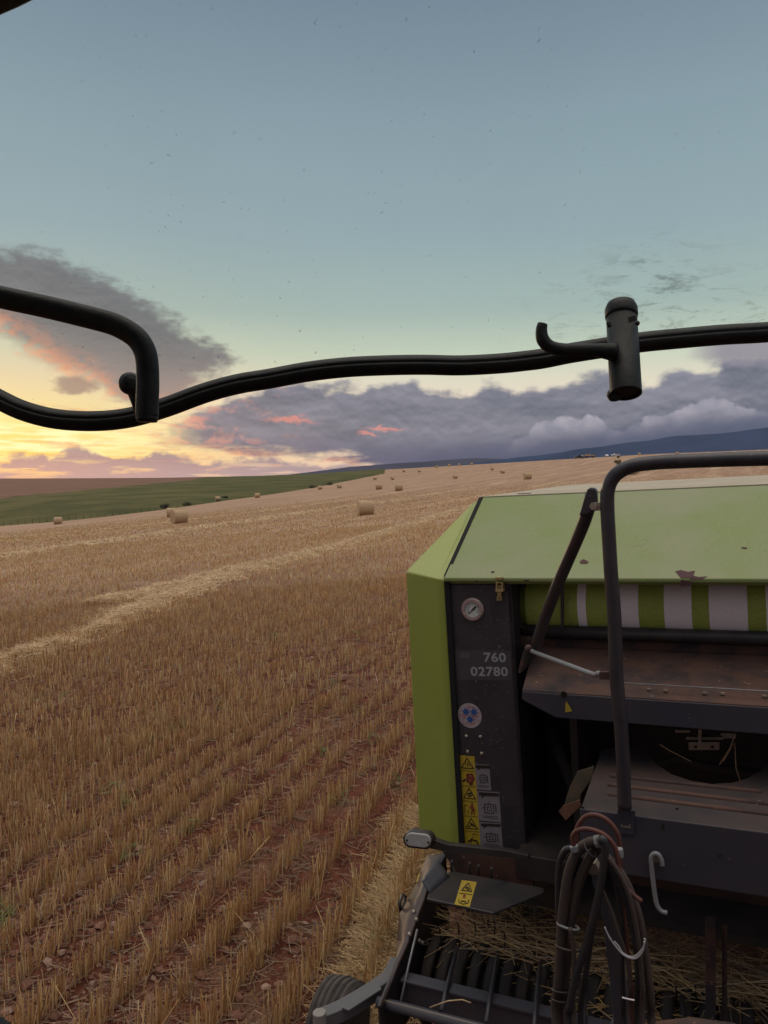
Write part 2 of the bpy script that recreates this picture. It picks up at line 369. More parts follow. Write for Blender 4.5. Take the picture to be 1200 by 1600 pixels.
# ------------------------------------------------------------------ terrain
cy, sy = math.cos(YAW), math.sin(YAW)
Qa = ([-700,-300,-160,-85,-44,0,40,120,400,900], [-42,-24,-12.6,-5.9,-2.3,0,2.1,5.2,9,12])
Gb = ([-900,-50,0,50,77,110,160,230,300,360,410,450,490,700,1500,20000], [-30,-1.0,0,1.0,1.9,3.3,5.3,7.2,10.2,13.4,16.2,18.2,18.6,10,-40,-60])
def smooth_interp(x, tab):
    xs, ys = tab; x = np.asarray(x, float); out = 0
    for k, w in ((-1, .25), (0, .5), (1, .25)): out = out + w*np.interp(x + k*np.clip(np.abs(x)*.12, 2, 60), xs, ys)
    return out
def field_z(x, y):
    a = x*cy - y*sy; b = x*sy + y*cy
    return smooth_interp(a, Qa)*np.interp(b, [90,150,250,400,900], [1,.93,.76,.55,.5]) + smooth_interp(b, Gb)
def cast(px, py, zf, r0=3., r1=600., step=1.01):
    d = ray(px, py); h = math.hypot(d.x, d.y); r = r0
    while r < r1:
        p = CAM + d*(r/h)
        if p.z < float(zf(p.x, p.y)): return p
        r *= step
    return None
EDGE_PX = [(-150,840),(0,822),(90,815),(160,808),(250,797),(300,790),(400,776),(500,760),(560,748),(600,740)]
_ea, _er = [], []
for q in EDGE_PX:
    p = cast(q[0], q[1], field_z)
    if p is None: print('edge miss', q); continue
    _ea.append(math.degrees(math.atan2(p.x, p.y))); _er.append(math.hypot(p.x, p.y))
print('edge', [round(v) for v in _er])
_ea = [-180, -60] + _ea + [_ea[-1]+1.2]; _er = [_er[0]*.9, _er[0]*.95] + _er + [3000]
def r_edge(az): return np.interp(az, _ea, _er)
SKY_A = [-180, -60] + [px_az(x) for x in (-100,0,150,250,400,500,600,640)]
SKY_PY = [747,747,747,747,747,744,739.5,733,731]
SKY_E = [(748-v)/1200 for v in (748,748,747.5,747.5,747,746.5,743.5,739.5,732.5,730)]
def ground_z(x, y):
    x = np.asarray(x, float); y = np.asarray(y, float)
    r = np.hypot(x, y); az = np.degrees(np.arctan2(x, y)); z = field_z(x, y)
    re = r_edge(az); re_c = np.minimum(re, 560)
    ze = field_z(re_c*np.sin(np.radians(az)), re_c*np.cos(np.radians(az)))
    rs = 620.0; zs = EYE + np.interp(az, SKY_A, SKY_E)*rs*np.cos(np.radians(az))
    t = np.clip((r-re_c)/(rs-re_c), 0, 1); tt = t + .12*np.sin(t*math.pi)
    zfar = ze + (zs-ze)*tt - .6*np.exp(-((r-re_c)/14)**2)*(1-np.exp(-(r-re_c)/4))
    over = np.clip(r-rs, 0, None); zfar = zfar - over*.04 - np.clip(over-400, 0, None)*-.035
    zfar = np.maximum(zfar, -80)
    return np.where(r > re, zfar, z)
def row_s(b): return .17*1.2*np.logaddexp(0, -(b-7)/1.2)   # the drill rows curve away near the tractor
def micro(x, y):
    r = np.hypot(x, y); out = np.zeros_like(x)
    f = np.clip(1-(r-10)/25, 0, 1)
    rg = np.random.default_rng(3)
    for k in range(26):
        w = rg.uniform(1.2, 14); th = rg.uniform(0, math.pi); ph = rg.uniform(0, 6.28)
        out += np.sin((x*math.cos(th)+y*math.sin(th))*w+ph)*.012/(w**.5)
    a = x*cy-y*sy - row_s(x*sy+y*cy)
    out += -.012*np.cos(a/ROWSP*2*math.pi+ROWPH)*np.clip(1-(r-6)/20, 0, 1)
    return out*f
ROWSP = .31; ROWPH = 0.4
def gz(x, y): return ground_z(x, y) + micro(np.asarray(x, float), np.asarray(y, float))
az_l = np.concatenate([np.arange(-180, -42, 3.), np.arange(-42, 42, .14), np.arange(42, 180.1, 3.)])
r_l = np.concatenate([[0.02, .3], np.geomspace(.8, 700, 470), np.geomspace(760, 30000, 34)])
AZ, RR = np.meshgrid(np.radians(az_l), r_l)
GX = RR*np.sin(AZ); GY = RR*np.cos(AZ); GZ = gz(GX, GY)
V = np.stack([GX, GY, GZ], -1).reshape(-1, 3); na, nr = len(az_l), len(r_l)
I = (np.arange(nr-1)[:, None]*na + np.arange(na-1)[None, :]).ravel()
F = np.stack([I, I+1, I+1+na, I+na], -1)
re = r_edge(np.degrees(AZ)); azd = np.degrees(AZ)
# region masks by land use: field / grass / ploughed land beyond
PB = [cast(q[0], q[1], ground_z, 20, 900) for q in ((-60,784),(0,779),(120,768),(220,758),(300,750.5))]
pa = [math.degrees(math.atan2(p.x, p.y)) for p in PB if p]; pr = [math.hypot(p.x, p.y) for p in PB if p]
print('plough', [round(v) for v in pr])
pbr = np.interp(azd, [-180]+pa+[pa[-1]+3], [pr[0]]+pr+[900])
wob = np.interp(azd*1.0, az_l, 3*np.sin(az_l*1.7)+2*np.sin(az_l*4.1))
green = np.clip((RR-re)/1.5+.5, 0, 1); brown = np.clip((RR-pbr-wob)/9+.5, 0, 1)*green
tint = np.stack([green, brown, np.zeros_like(green), np.ones_like(green)], -1).reshape(-1, 4)
def ground_mat():
    m = bpy.data.materials.new('harvested_field_ground'); m.use_nodes = True; t = m.node_tree; NS.tree = t
    p = t.nodes['Principled BSDF']; p.inputs['Roughness'].default_value = .95; p.inputs['Specular IOR Level'].default_value = .15
    g = t.nodes.new('ShaderNodeTexCoord').outputs['Object']
    s = t.nodes.new('ShaderNodeSeparateXYZ'); t.links.new(g, s.inputs[0]); x, y = NS(s.outputs[0]), NS(s.outputs[1])
    a = x*cy - y*sy; b = x*sy + y*cy; r = NS.m('SQRT', x*x + y*y)
    soil = cmix(sstep(fbm(g, 9, 8, .65), .35, .65), (.070,.022,.014,1), (.17,.058,.036,1))
    soil = cmix(sstep(fbm(g, 26, 5, .6), .56, .68)*.7, soil, (.32,.18,.12,1))
    strv = comb(a*1.0, b*.12, 0.0)
    lit = cmix(sstep(fbm(comb(a*3, b*.6, 0.), 5, 8, .7), .42, .62), (.20,.125,.08,1), (.40,.28,.18,1))
    soil = cmix(sstep(fbm(g, 2.2, 7, .7), .46, .70)*.5, soil, lit)
    far = cmix(sstep(fbm(strv, .9, 7, .62), .34, .66), (.33,.20,.13,1), (.45,.30,.20,1))
    far = cmix(sstep(fbm(comb(a*.35, b*.03, 4.), .9, 4, .5), .45, .6)*.4, far, (.50,.345,.23,1))
    far = cmix(sstep(fbm(g, 1.6, 8, .7), .45, .62)*.4, far, (.26,.155,.105,1))
    # drill lines and wheelings, running with the rows
    ln = NS.m('SINE', a*(2*math.pi/4.6) + fbm(g, .03, 2, .5)*6)
    far = cmix(sstep(ln, .75, .95)*.28*sstep(r, 40, 110), far, (.30,.18,.115,1))
    swl = NS.m('SINE', a*(2*math.pi/11.0) + fbm(g, .02, 2, .5)*5 + 1.0)
    far = cmix(sstep(swl, .80, .97)*.45*sstep(r, 35, 80)*sstep(fbm(comb(a*.2,b*.05,7.), 1.2, 4, .6), .38, .6), far, (.66,.50,.33,1))
    fld = cmix(sstep(r, 9, 34), soil, far)
    gr = cmix(sstep(fbm(g, .05, 8, .65), .38, .62), (.058,.064,.017,1), (.115,.105,.036,1))
    gr = cmix(sstep(fbm(comb(a*.05, b*.3, 2.), 1, 6, .6), .5, .65)*.5, gr, (.045,.06,.02,1))
    br = cmix(sstep(fbm(comb(a*.02, b*.2, 2.), 1, 6, .6), .4, .6), (.155,.082,.055,1), (.21,.115,.08,1))
    vc = t.nodes.new('ShaderNodeVertexColor'); vc.layer_name = 'tint'
    sc = t.nodes.new('ShaderNodeSeparateColor'); t.links.new(vc.outputs[0], sc.inputs[0])
    c = cmix(NS(sc.outputs[0]), fld, gr); c = cmix(NS(sc.outputs[1]), c, br)
    t.links.new(c, p.inputs['Base Color'])
    bp = t.nodes.new('ShaderNodeBump'); bp.inputs['Strength'].default_value = .9; bp.inputs['Distance'].default_value = .04
    t.links.new(fbm(g, 12, 8, .7).s, bp.inputs['Height']); t.links.new(bp.outputs[0], p.inputs['Normal'])
    return m
M['ground'] = ground_mat()
gnd = np_mesh('ground', V, F, M['ground'], tint=tint, smooth=True); tag(gnd, kind='structure')

def mountain(name, pts, dist, thick, colr):
    """ridge seen at given photo points, built as a real range of that distance and depth"""
    bmx = MB(); xs = np.linspace(pts[0][0], pts[-1][0], 160); ys = np.interp(xs, [p[0] for p in pts], [p[1] for p in pts])
    rgm = random.Random(name); rows = 14; vs = []
    for j in range(rows):
        s = j/(rows-1); hgt = math.sin(min(s*1.0, 1)*math.pi)**.8 if 0 < s < 1 else 0
        for i, (x, y) in enumerate(zip(xs, ys)):
            d = ray(x, 748); d = Vector((d.x, d.y, 0)); d = d/d.y
            D = dist + thick*s
            top = (748-y)/1200*(dist+thick*.5) + EYE
            n = mnoise.fractal(Vector((x*.012, s*3, dist*.001)), 1.0, 2.0, 5)
            spur = 1 + .16*n*(1-hgt*.75)
            z = -90 + (top+90)*hgt*spur
            vs.append((d.x*D, D, z))
    n = len(xs); fs = [(j*n+i, j*n+i+1, (j+1)*n+i+1, (j+1)*n+i) for j in range(rows-1) for i in range(n-1)]
    bmx.smooth = True; bmx._add(vs, fs)
    m = mat(name+'_slope', colr, 1.0, var=tuple(c*.6 for c in colr), vscale=.0015, vamt=.8, spec=0)
    return tag(bmx.build(name, m), kind='structure')
mountain('mountains', [(600,741),(640,733),(700,728),(760,722),(810,715),(860,709),(910,702),(960,695),(1010,688),(1060,683),(1110,680),(1150,676),(1200,668),(1300,655),(1450,668),(1600,700),(1800,735)], 7500, 3000, (.044,.070,.145))  # some of the air's blue is put into this slope colour
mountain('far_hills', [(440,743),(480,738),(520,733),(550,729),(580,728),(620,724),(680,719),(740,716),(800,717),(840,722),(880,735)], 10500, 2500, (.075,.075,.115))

# ------------------------------------------------------------------ stubble, litter, clods, straw windrows
def stalks(a, b, h, w, lean, tintv, cross=False, sides=3):
    """upright stalks at field coordinates (a,b)"""
    n = len(a); x = a*cy + b*sy; y = -a*sy + b*cy; z = gz(x, y) - .01
    la = RNG.uniform(0, 2*np.pi, n); lx = np.cos(la)*lean*h; ly = np.sin(la)*lean*h
    ph = RNG.uniform(0, 2*np.pi, n)
    V = np.zeros((n, sides*2, 3))
    for k in range(sides):
        th = ph + 2*np.pi*k/sides
        V[:, k] = np.stack([x+np.cos(th)*w, y+np.sin(th)*w, z], -1)
        V[:, sides+k] = np.stack([x+lx+np.cos(th)*w*.85, y+ly+np.sin(th)*w*.85, z+h+RNG.normal(0, .2, n)*w], -1)
    base = np.arange(n)[:, None]*sides*2; Fs = []
    for k in range(sides): Fs.append(base + np.array([k, (k+1) % sides, sides+(k+1) % sides, sides+k])[None])
    F = np.concatenate(Fs)
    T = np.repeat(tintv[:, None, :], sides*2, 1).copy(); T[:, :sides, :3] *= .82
    return V.reshape(-1, 3), F, T.reshape(-1, 4)
def straw_tints(n, lo=(.44,.23,.08), hi=(1.0,.70,.37), grey=.12):
    t = RNG.uniform(0, 1, (n, 1)); t = t**1.3; c = np.array(lo)*(1-t) + np.array(hi)*t
    g = RNG.uniform(0, 1, n) < grey; c[g] = c[g]*.55 + np.array([.22,.19,.17])*.45
    return np.concatenate([c*RNG.uniform(.85, 1.12, (n, 1)), np.ones((n, 1))], 1)
def lowf(a, b, s, seed):
    rg = np.random.default_rng(seed); o = np.zeros_like(a)
    for k in range(9):
        w = rg.uniform(.5, 1.8)*s; th = rg.uniform(0, math.pi); o += np.sin((a*math.cos(th)+b*math.sin(th))*w + rg.uniform(0, 6.28))
    return o/3.0
def merge(L):
    V = []; F = []; T = []; n = 0
    for v, f, t in L: V.append(v); F.append(f+n); T.append(t); n += len(v)
    return np.concatenate(V), np.concatenate(F), np.concatenate(T)
BAL_A, BAL_B0 = -1.5, 2.2
def field_keep(a, b):
    x = a*cy + b*sy; y = -a*sy + b*cy
    u = x/np.maximum(y, .1)
    r = np.hypot(x, y); az = np.degrees(np.arctan2(x, y))
    k = (u > -.95) & (u < .56) & (y > 2.0) & (r < r_edge(az)-1)
    hid = (a > -1.62) & (a < 1.9)                 # the strip the baler and tractor have already picked up or stand on
    hid2 = (b > 3) & (b < 60) & (a > -1.15*(b/5.2)*.0 - 1.75) & (a < 60) & (u > .16+.0*a) & (b < 40)
    return k & ~hid & ~hid2
parts = []
def band(r0, r1, per_m, w, hmean, hs, wid, lean, sides=3, boost=1.0):
    ks = np.arange(-int(190/ROWSP), int(190/ROWSP))
    A_, B_ = [], []
    for k in ks:
        a0 = (k+.5)*ROWSP
        if abs(a0) > r1 or a0 > r1*.5: continue
        bmax = math.sqrt(r1*r1-a0*a0); bmin = -20 if abs(a0) >= r0 else math.sqrt(max(0, r0*r0-a0*a0))
        bmin = max(bmin, 1.0)
        n = int((bmax-bmin)*per_m)
        if n <= 0: continue
        b = RNG.uniform(bmin, bmax, n)
        # stalks stand in small tufts
        tuft = np.round(b/.17+k*.37)*.17-k*.37*.17 + .07*np.sin(np.round(b/.17+k*.37)*12.9+k*5.3)
        b = np.where(RNG.uniform(0, 1, n) < .72, tuft + RNG.normal(0, .045, n), b)
        a = a0 + row_s(b) + RNG.normal(0, wid, n) + .014*np.sin(b*.9+k*1.7) + .010*np.sin(b*2.7+k)
        A_.append(a); B_.append(b)
    a = np.concatenate(A_); b = np.concatenate(B_); k = field_keep(a, b)
    dens = lowf(a, b, 4.5, 11)*.6 + lowf(a, b, .7, 12)*.35
    k &= RNG.uniform(-1.1, .55, len(a)) < dens*.8 + .32
    k &= RNG.uniform(0, 1, len(a)) > (np.hypot(a, b)-62)/60
    a = a[k]; b = b[k]; n = len(a)
    h = np.clip(hmean*(1 + .13*lowf(a, b, 1.2, 5)) + RNG.normal(0, hs, n), .03, .34)
    t = straw_tints(n); t[:, :3] = np.minimum(t[:, :3]*boost, .85); ln = RNG.exponential(lean, n).clip(0, 1.1)
    return stalks(a, b, h, RNG.uniform(.75, 1.25, n)*w, ln, t, sides=sides)
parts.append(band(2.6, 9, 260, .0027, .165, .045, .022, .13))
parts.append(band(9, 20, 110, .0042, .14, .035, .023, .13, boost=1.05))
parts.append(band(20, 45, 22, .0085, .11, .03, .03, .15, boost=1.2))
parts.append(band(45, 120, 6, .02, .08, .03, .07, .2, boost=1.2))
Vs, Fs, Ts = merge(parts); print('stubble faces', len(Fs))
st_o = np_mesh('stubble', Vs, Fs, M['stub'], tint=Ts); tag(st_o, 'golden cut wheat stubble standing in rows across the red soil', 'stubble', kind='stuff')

def lying(x, y, z, L, w, ang_, pitch_, tintv):
    """lying straws: thin three-sided sticks, slightly bent"""
    n = len(x); dx = np.cos(ang_)*np.cos(pitch_); dy = np.sin(ang_)*np.cos(pitch_); dz = np.sin(pitch_)
    px_, py_ = -np.sin(ang_), np.cos(ang_); V = np.zeros((n, 9, 3)); bend = RNG.normal(0, .06, n)*L
    for s in range(3):
        q = (s-1)*.5*L; off = bend if s == 1 else 0*bend
        for k, (cu, cv) in enumerate(((0, 1), (-.87, -.5), (.87, -.5))):
            V[:, s*3+k] = np.stack([x+dx*q+px_*(cu*0+cv*0+w*[0,-.87,.87][k]+off), y+dy*q+py_*(w*[0,-.87,.87][k]+off), z+dz*q+w*[1,-.5,-.5][k]], -1)
    base = np.arange(n)[:, None]*9; Fs = []
    for s in range(2):
        for k in range(3): Fs.append(base + np.array([s*3+k, s*3+(k+1) % 3, s*3+3+(k+1) % 3, s*3+3+k])[None])
    return V.reshape(-1, 3), np.concatenate(Fs), np.repeat(tintv[:, None, :], 9, 1).reshape(-1, 4)
def scatter_ground(n, r0, r1, dens_pow=1.0):
    u = RNG.uniform(-.85, .45, n); y = r0*(r1/r0)**RNG.uniform(0, 1, n); x = u*y; return x, y
# litter between the rows
x, y = scatter_ground(20000, 2.6, 22); a = x*cy-y*sy; b = x*sy+y*cy
k = field_keep(a, b) | ((a > -2.1) & (a < -1.5)); x, y = x[k], y[k]; n = len(x)
litt = lying(x, y, gz(x, y)+RNG.uniform(.004, .03, n), RNG.uniform(.03, .20, n), RNG.uniform(.0013, .0024, n)*np.clip(y/6, 1, 3), RNG.uniform(0, 6.28, n), RNG.normal(0, .12, n), straw_tints(n, (.24,.15,.09), (.50,.37,.25), .4))
tag(np_mesh('straw_litter', litt[0], litt[1], M['straw'], tint=litt[2]), 'loose broken straw scattered on the soil between the stubble rows', 'straw litter', kind='stuff')
# clods and stones
def blobs(x, y, s, tintv, name, label, cat):
    t0 = (1+5**.5)/2; ico = np.array([(-1,t0,0),(1,t0,0),(-1,-t0,0),(1,-t0,0),(0,-1,t0),(0,1,t0),(0,-1,-t0),(0,1,-t0),(t0,0,-1),(t0,0,1),(-t0,0,-1),(-t0,0,1)])/1.9
    fc = np.array([(0,11,5),(0,5,1),(0,1,7),(0,7,10),(0,10,11),(1,5,9),(5,11,4),(11,10,2),(10,7,6),(7,1,8),(3,9,4),(3,4,2),(3,2,6),(3,6,8),(3,8,9),(4,9,5),(2,4,11),(6,2,10),(8,6,7),(9,8,1)])
    n = len(x); th = RNG.uniform(0, 6.28, n); sc = RNG.uniform(.6, 1.2, (n, 3))*s[:, None]; sc[:, 2] *= .6
    P = ico[None]*RNG.uniform(.75, 1.2, (n, 12, 1))*sc[:, None]
    X_ = P[..., 0]*np.cos(th)[:, None]-P[..., 1]*np.sin(th)[:, None]+x[:, None]; Y_ = P[..., 0]*np.sin(th)[:, None]+P[..., 1]*np.cos(th)[:, None]+y[:, None]
    Z_ = P[..., 2] + (gz(x, y)+s*.15)[:, None]
    F = (np.arange(n)[:, None, None]*12 + fc[None]).reshape(-1, 3)
    return tag(np_mesh(name, np.stack([X_, Y_, Z_], -1).reshape(-1, 3), F, M['rock'], tint=np.repeat(tintv[:, None], 12, 1).reshape(-1, 4), nv=3), label, cat, kind='stuff')
x, y = scatter_ground(42000, 2.6, 13); k = (x*cy-y*sy) < -1.3; x, y = x[k], y[k]; n = len(x)
k = lowf(x*cy-y*sy, x*sy+y*cy, 2.0, 31) > RNG.uniform(-1.3, .8, n); x, y = x[k], y[k]; n = len(x)
s = np.clip(RNG.lognormal(-4.55, .6, n), .004, .045); tt = RNG.uniform(0, 1, (n, 1))
c = np.array([.10,.040,.026])*(1-tt)+np.array([.22,.105,.07])*tt; pal = RNG.uniform(0, 1, n) < .16; c[pal] = np.array([.30,.19,.14])*RNG.uniform(.8, 1.2, (pal.sum(), 1))
blobs(x, y, s, np.concatenate([c, np.ones((n, 1))], 1), 'soil_clods', 'red brown clods and pale stones lying between the stubble rows', 'clods')
# weeds
wx, wy = [], []
for (px, py) in ((5,1440),(8,1460),(100,1095),(345,1108),(290,1140),(245,1130),(430,1000),(430,1003),(230,1165),(175,1245),(205,1345),(585,1165),(620,1235),(560,1120),(560,995),(425,860),(200,1260),(300,1310),(535,1265),(640,1190),(60,1100),(640,1130),(520,1075),(355,1240),(265,1150),(600,1490),(585,1510),(505,1190)):
    p = cast(px, py, ground_z)
    if p: wx.append(p.x); wy.append(p.y)
wx, wy = np.array(wx), np.array(wy); L_ = []
for cx_, cy_ in zip(wx, wy):
    n = 16; x = cx_+RNG.normal(0, .04, n); y = cy_+RNG.normal(0, .04, n); t = RNG.uniform(0, 1, (n, 1))
    c = np.array([.15,.17,.06])*(1-t)+np.array([.27,.29,.11])*t
    L_.append(lying(x, y, gz(x, y)+RNG.uniform(.02, .12, n), RNG.uniform(.04, .11, n), np.full(n, .004), RNG.uniform(0, 6.28, n), RNG.uniform(.2, 1.3, n), np.concatenate([c, np.ones((n, 1))], 1)))
W = merge(L_); tag(np_mesh('weeds', W[0], W[1], M['leaf'], tint=W[2]), 'small green weeds sprouting among the stubble', 'weeds', kind='stuff')

def windrow(name, pxs, width, dens, hgt, label, wfac=1.0, Lr=(.12,.45), bright=((.52,.36,.20), (1.0,.78,.50)), edge=.5):
    P = [cast(x, y, ground_z) for x, y in pxs]; P = [p for p in P if p]
    S = smoothpath(P, 8); d = [0]
    for i in range(1, len(S)): d.append(d[-1]+(S[i]-S[i-1]).length)
    n = int(d[-1]*dens); s = RNG.uniform(0, d[-1], n)
    # fewer, longer straws with distance keep the same cover
    X0 = np.interp(s, d, [p.x for p in S]); Y0 = np.interp(s, d, [p.y for p in S]); r = np.hypot(X0, Y0)
    k = RNG.uniform(0, 1, n) < np.clip(12/r, .05, 1)*np.clip(.65+.5*np.sin(s*.7+1)+.4*np.sin(s*2.9)+.3*np.sin(s*6.3), .12, 1); s, X0, Y0, r = s[k], X0[k], Y0[k], r[k]; n = len(s)
    dx = np.gradient([p.x for p in S]); dy = np.gradient([p.y for p in S]); m = np.hypot(dx, dy)
    nx = np.interp(s, d, -dy/m); ny = np.interp(s, d, dx/m)
    wv = width*(1 + .22*np.sin(s*.9)+.18*np.sin(s*2.3+1)+.12*np.sin(s*5.1))
    q = RNG.normal(0, edge, n); X_ = X0+nx*q*wv; Y_ = Y0+ny*q*wv
    hz = hgt*np.exp(-(q/.55)**2)*(1+.35*np.sin(s*3.3)+.25*np.sin(s*7.7+2))
    z = gz(X_, Y_) + .02 + hz*RNG.uniform(.35, 1.05, n)
    f = np.clip(r/9, 1, 7)*wfac
    L = lying(X_, Y_, z, RNG.uniform(*Lr, n), .0022*f, RNG.uniform(0, 6.28, n), RNG.normal(0, .28, n), straw_tints(n, *bright, .07))
    return tag(np_mesh(name, L[0], L[1], M['straw'], tint=L[2]), label, 'straw row', kind='stuff')
windrow('straw_windrow', [(-420,1150),(-250,1108),(-90,1062),(0,1040),(60,1022),(120,1000),(180,975),(240,946),(300,925),(350,905),(420,884),(500,862),(560,846),(620,828),(690,806),(740,792)], .58, 2300, .11, 'thick pale windrow of straw sweeping diagonally across the nearer stubble')
windrow('straw_windrow', [(148,945),(190,936),(240,926),(300,908),(350,895),(400,884)], .38, 1700, .09, 'short spur of loose straw branching off the thick windrow')
windrow('straw_windrow', [(-300,915),(-60,880),(0,870),(90,858),(180,845),(270,831),(370,817),(480,801),(560,790),(640,780)], .9, 1300, .10, 'thin pale line of straw running across the middle of the field', 1.6)
windrow('straw_windrow', [(566,1640),(588,1540),(606,1480),(630,1400),(650,1330),(662,1280),(664,1280)], .17, 3400, .05, 'loose heap of straw on the ground beside the left side of the baler', .95, (.08,.34), bright=((.36,.24,.12), (.80,.60,.34)))
windrow('straw_windrow', [(-60,846),(0,841),(120,832),(250,818),(380,803),(480,792)], .5, 320, .06, 'faint far line of straw just below the round bales', 1.6)

# fence and shrubs on the far edge of the field
M['post'] = mat('weathered_post', (.16,.12,.09), .9)
fen = tag(empty('fence'), 'distant wire fence of thin posts along the edge of the green field', 'fence')
pp = []
for i, px in enumerate(np.linspace(-30, 300, 30)):
    az = px_az(px); rr = float(r_edge(az))+.5; x_, y_ = rr*math.sin(R(az)), rr*math.cos(R(az)); z_ = float(ground_z(x_, y_)); pp.append(Vector((x_, y_, z_)))
for i, p in enumerate(pp):
    MB().tube([p-Vector((0,0,.3)), p+Vector((.02*math.sin(i*3), 0, 1.25+.08*math.sin(i*7)))], .05, 6).build('post', M['post'], fen)
for h in (.5, .85, 1.15):
    MB().tube([p+Vector((0,0,h)) for p in pp], .008, 4).build('wire', M['post'], fen)
M['shrubleaf'] = mat('shrub_foliage', (.05,.06,.03), .8, tint=True); M['bark'] = mat('shrub_bark', (.08,.06,.045), .9)
def shrub(px, py, w, h, label, group=None, zf=ground_z, dense=900, olive=False):
    p = cast(px, py, zf)
    if p is None:
        print('shrub miss', px, py); return
    t = tag(empty('shrub', p), label, 'shrub', group)
    b = MB(); rs = random.Random(px)
    for k in range(7):
        th = rs.uniform(0, 6.28); q = rs.uniform(.2, .42)*w
        b.tube([(0,0,-.1), (math.cos(th)*q*.4, math.sin(th)*q*.4, h*.35), (math.cos(th)*q, math.sin(th)*q, h*rs.uniform(.6,.85))], [.06,.04,.015], 5)
    b.build('stem', M['bark'], t)
    cl = [(rs.uniform(-.36,.36)*w, rs.uniform(-.3,.3)*w, rs.uniform(.3,.75)*h, rs.uniform(.16,.28)*w) for _ in range(9)]
    n = dense; Vv = np.zeros((n, 4, 3)); T = np.zeros((n, 4, 4)); 
    for i in range(n):
        c = cl[i % 9]; d = Vector((rs.gauss(0,1), rs.gauss(0,1), rs.gauss(0,.8))).normalized()*c[3]*rs.uniform(.6, 1.15)
        o = Vector(c[:3])+d; o.z = max(o.z, .05); u = Vector((rs.gauss(0,1), rs.gauss(0,1), rs.gauss(0,1))).normalized()*.09*max(1, h); v = u.orthogonal().normalized()*u.length*.6
        for k, q in enumerate((u, v, -u, -v)): Vv[i, k] = o+q
        g = rs.uniform(.5, 1.3); T[i] = (.055*g, .062*g, .028*g, 1) if not olive else (.20*g, .15*g, .07*g, 1)
    np_mesh('foliage', Vv.reshape(-1, 3), np.arange(n*4).reshape(-1, 4), M['shrubleaf'], t, tint=T.reshape(-1, 4))
shrub(256, 794, 2.1, .8, 'wide dark green shrub behind the pair of bales at the field edge')
shrub(292, 790, 1.8, .65, 'lower dark shrub just right of the wide one at the field edge')
shrub(352, 779, 1.6, .5, 'small dark shrub beside the pale bale on the green field edge')
shrub(489, 763, 3, .9, 'dark low shrub left of a far bale where the green field narrows')
shrub(515, 758, 3, .9, 'dark low shrub between two far bales on the green field edge')
shrub(966, 726, 2.2, 1.6, 'olive bush on the slope below the parked white car', olive=True)
shrub(984, 742, 2.4, 1.2, 'olive weed clump on the slope just above the curved guard rail', olive=True)
shrub(967, 716, 1.5, 1.2, 'small olive bush on the brow directly below the white car', olive=True)

# ------------------------------------------------------------------ round bales in the field
def bale_mesh():
    Rr, W = .60, 1.18; seg = 56; vs = []; xs = [-.5,-.47,-.3,-.1,.1,.3,.47,.5]; b = MB(); b.smooth = True
    for i, q in enumerate(xs):
        for k in range(seg):
            th = 2*math.pi*k/seg; rr = Rr*(1 if abs(q) < .48 else .95) + .022*mnoise.noise(Vector((q*5, math.cos(th)*6, math.sin(th)*6)))
            if math.sin(th) < -.85: rr *= .985
            vs.append((q*W, rr*math.cos(th), rr*math.sin(th)+Rr-.02))
    fs = [(i*seg+k, i*seg+(k+1) % seg, (i+1)*seg+(k+1) % seg, (i+1)*seg+k) for i in range(len(xs)-1) for k in range(seg)]
    b._add(vs, fs)
    for sgn in (-1, 1):
        n0 = 0 if sgn < 0 else (len(xs)-1)*seg; cen = [(sgn*(W*.5+.01), 0, Rr)]
        ring = [(sgn*(W*.5+.012*(j % 2)), vs[n0+k][1]*f, (vs[n0+k][2]-Rr)*f+Rr) for j, f in enumerate((.96,.8,.64,.48,.32,.16)) for k in range(seg)]
        al = [vs[n0+k] for k in range(seg)] + ring + cen
        ff = [(j*seg+k, j*seg+(k+1) % seg, (j+1)*seg+(k+1) % seg, (j+1)*seg+k) for j in range(6) for k in range(seg)] + [(6*seg+k, 6*seg+(k+1) % seg, 7*seg) for k in range(seg)]
        b._add(al, ff)
    b.smooth = False; rs = random.Random(4)
    for i in range(420):          # straws sticking out of the wrap
        th = rs.uniform(0, 6.28); q = rs.uniform(-.5, .5)*W; o = Vector((q, math.cos(th)*Rr, math.sin(th)*Rr+Rr)); t = Vector((rs.gauss(0,.5), -math.sin(th)+rs.gauss(0,.3), math.cos(th)+rs.gauss(0,.3))).normalized()
        nrm = Vector((0, math.cos(th), math.sin(th))); L = rs.uniform(.04, .14); e = o+t*L+nrm*rs.uniform(.0, .05)
        if e.z < .02: continue
        s = Vector((.006, 0, 0)); b._add([o-s, o+s, e+s, e-s], [(0,1,2,3)])
    return b
bale0 = None
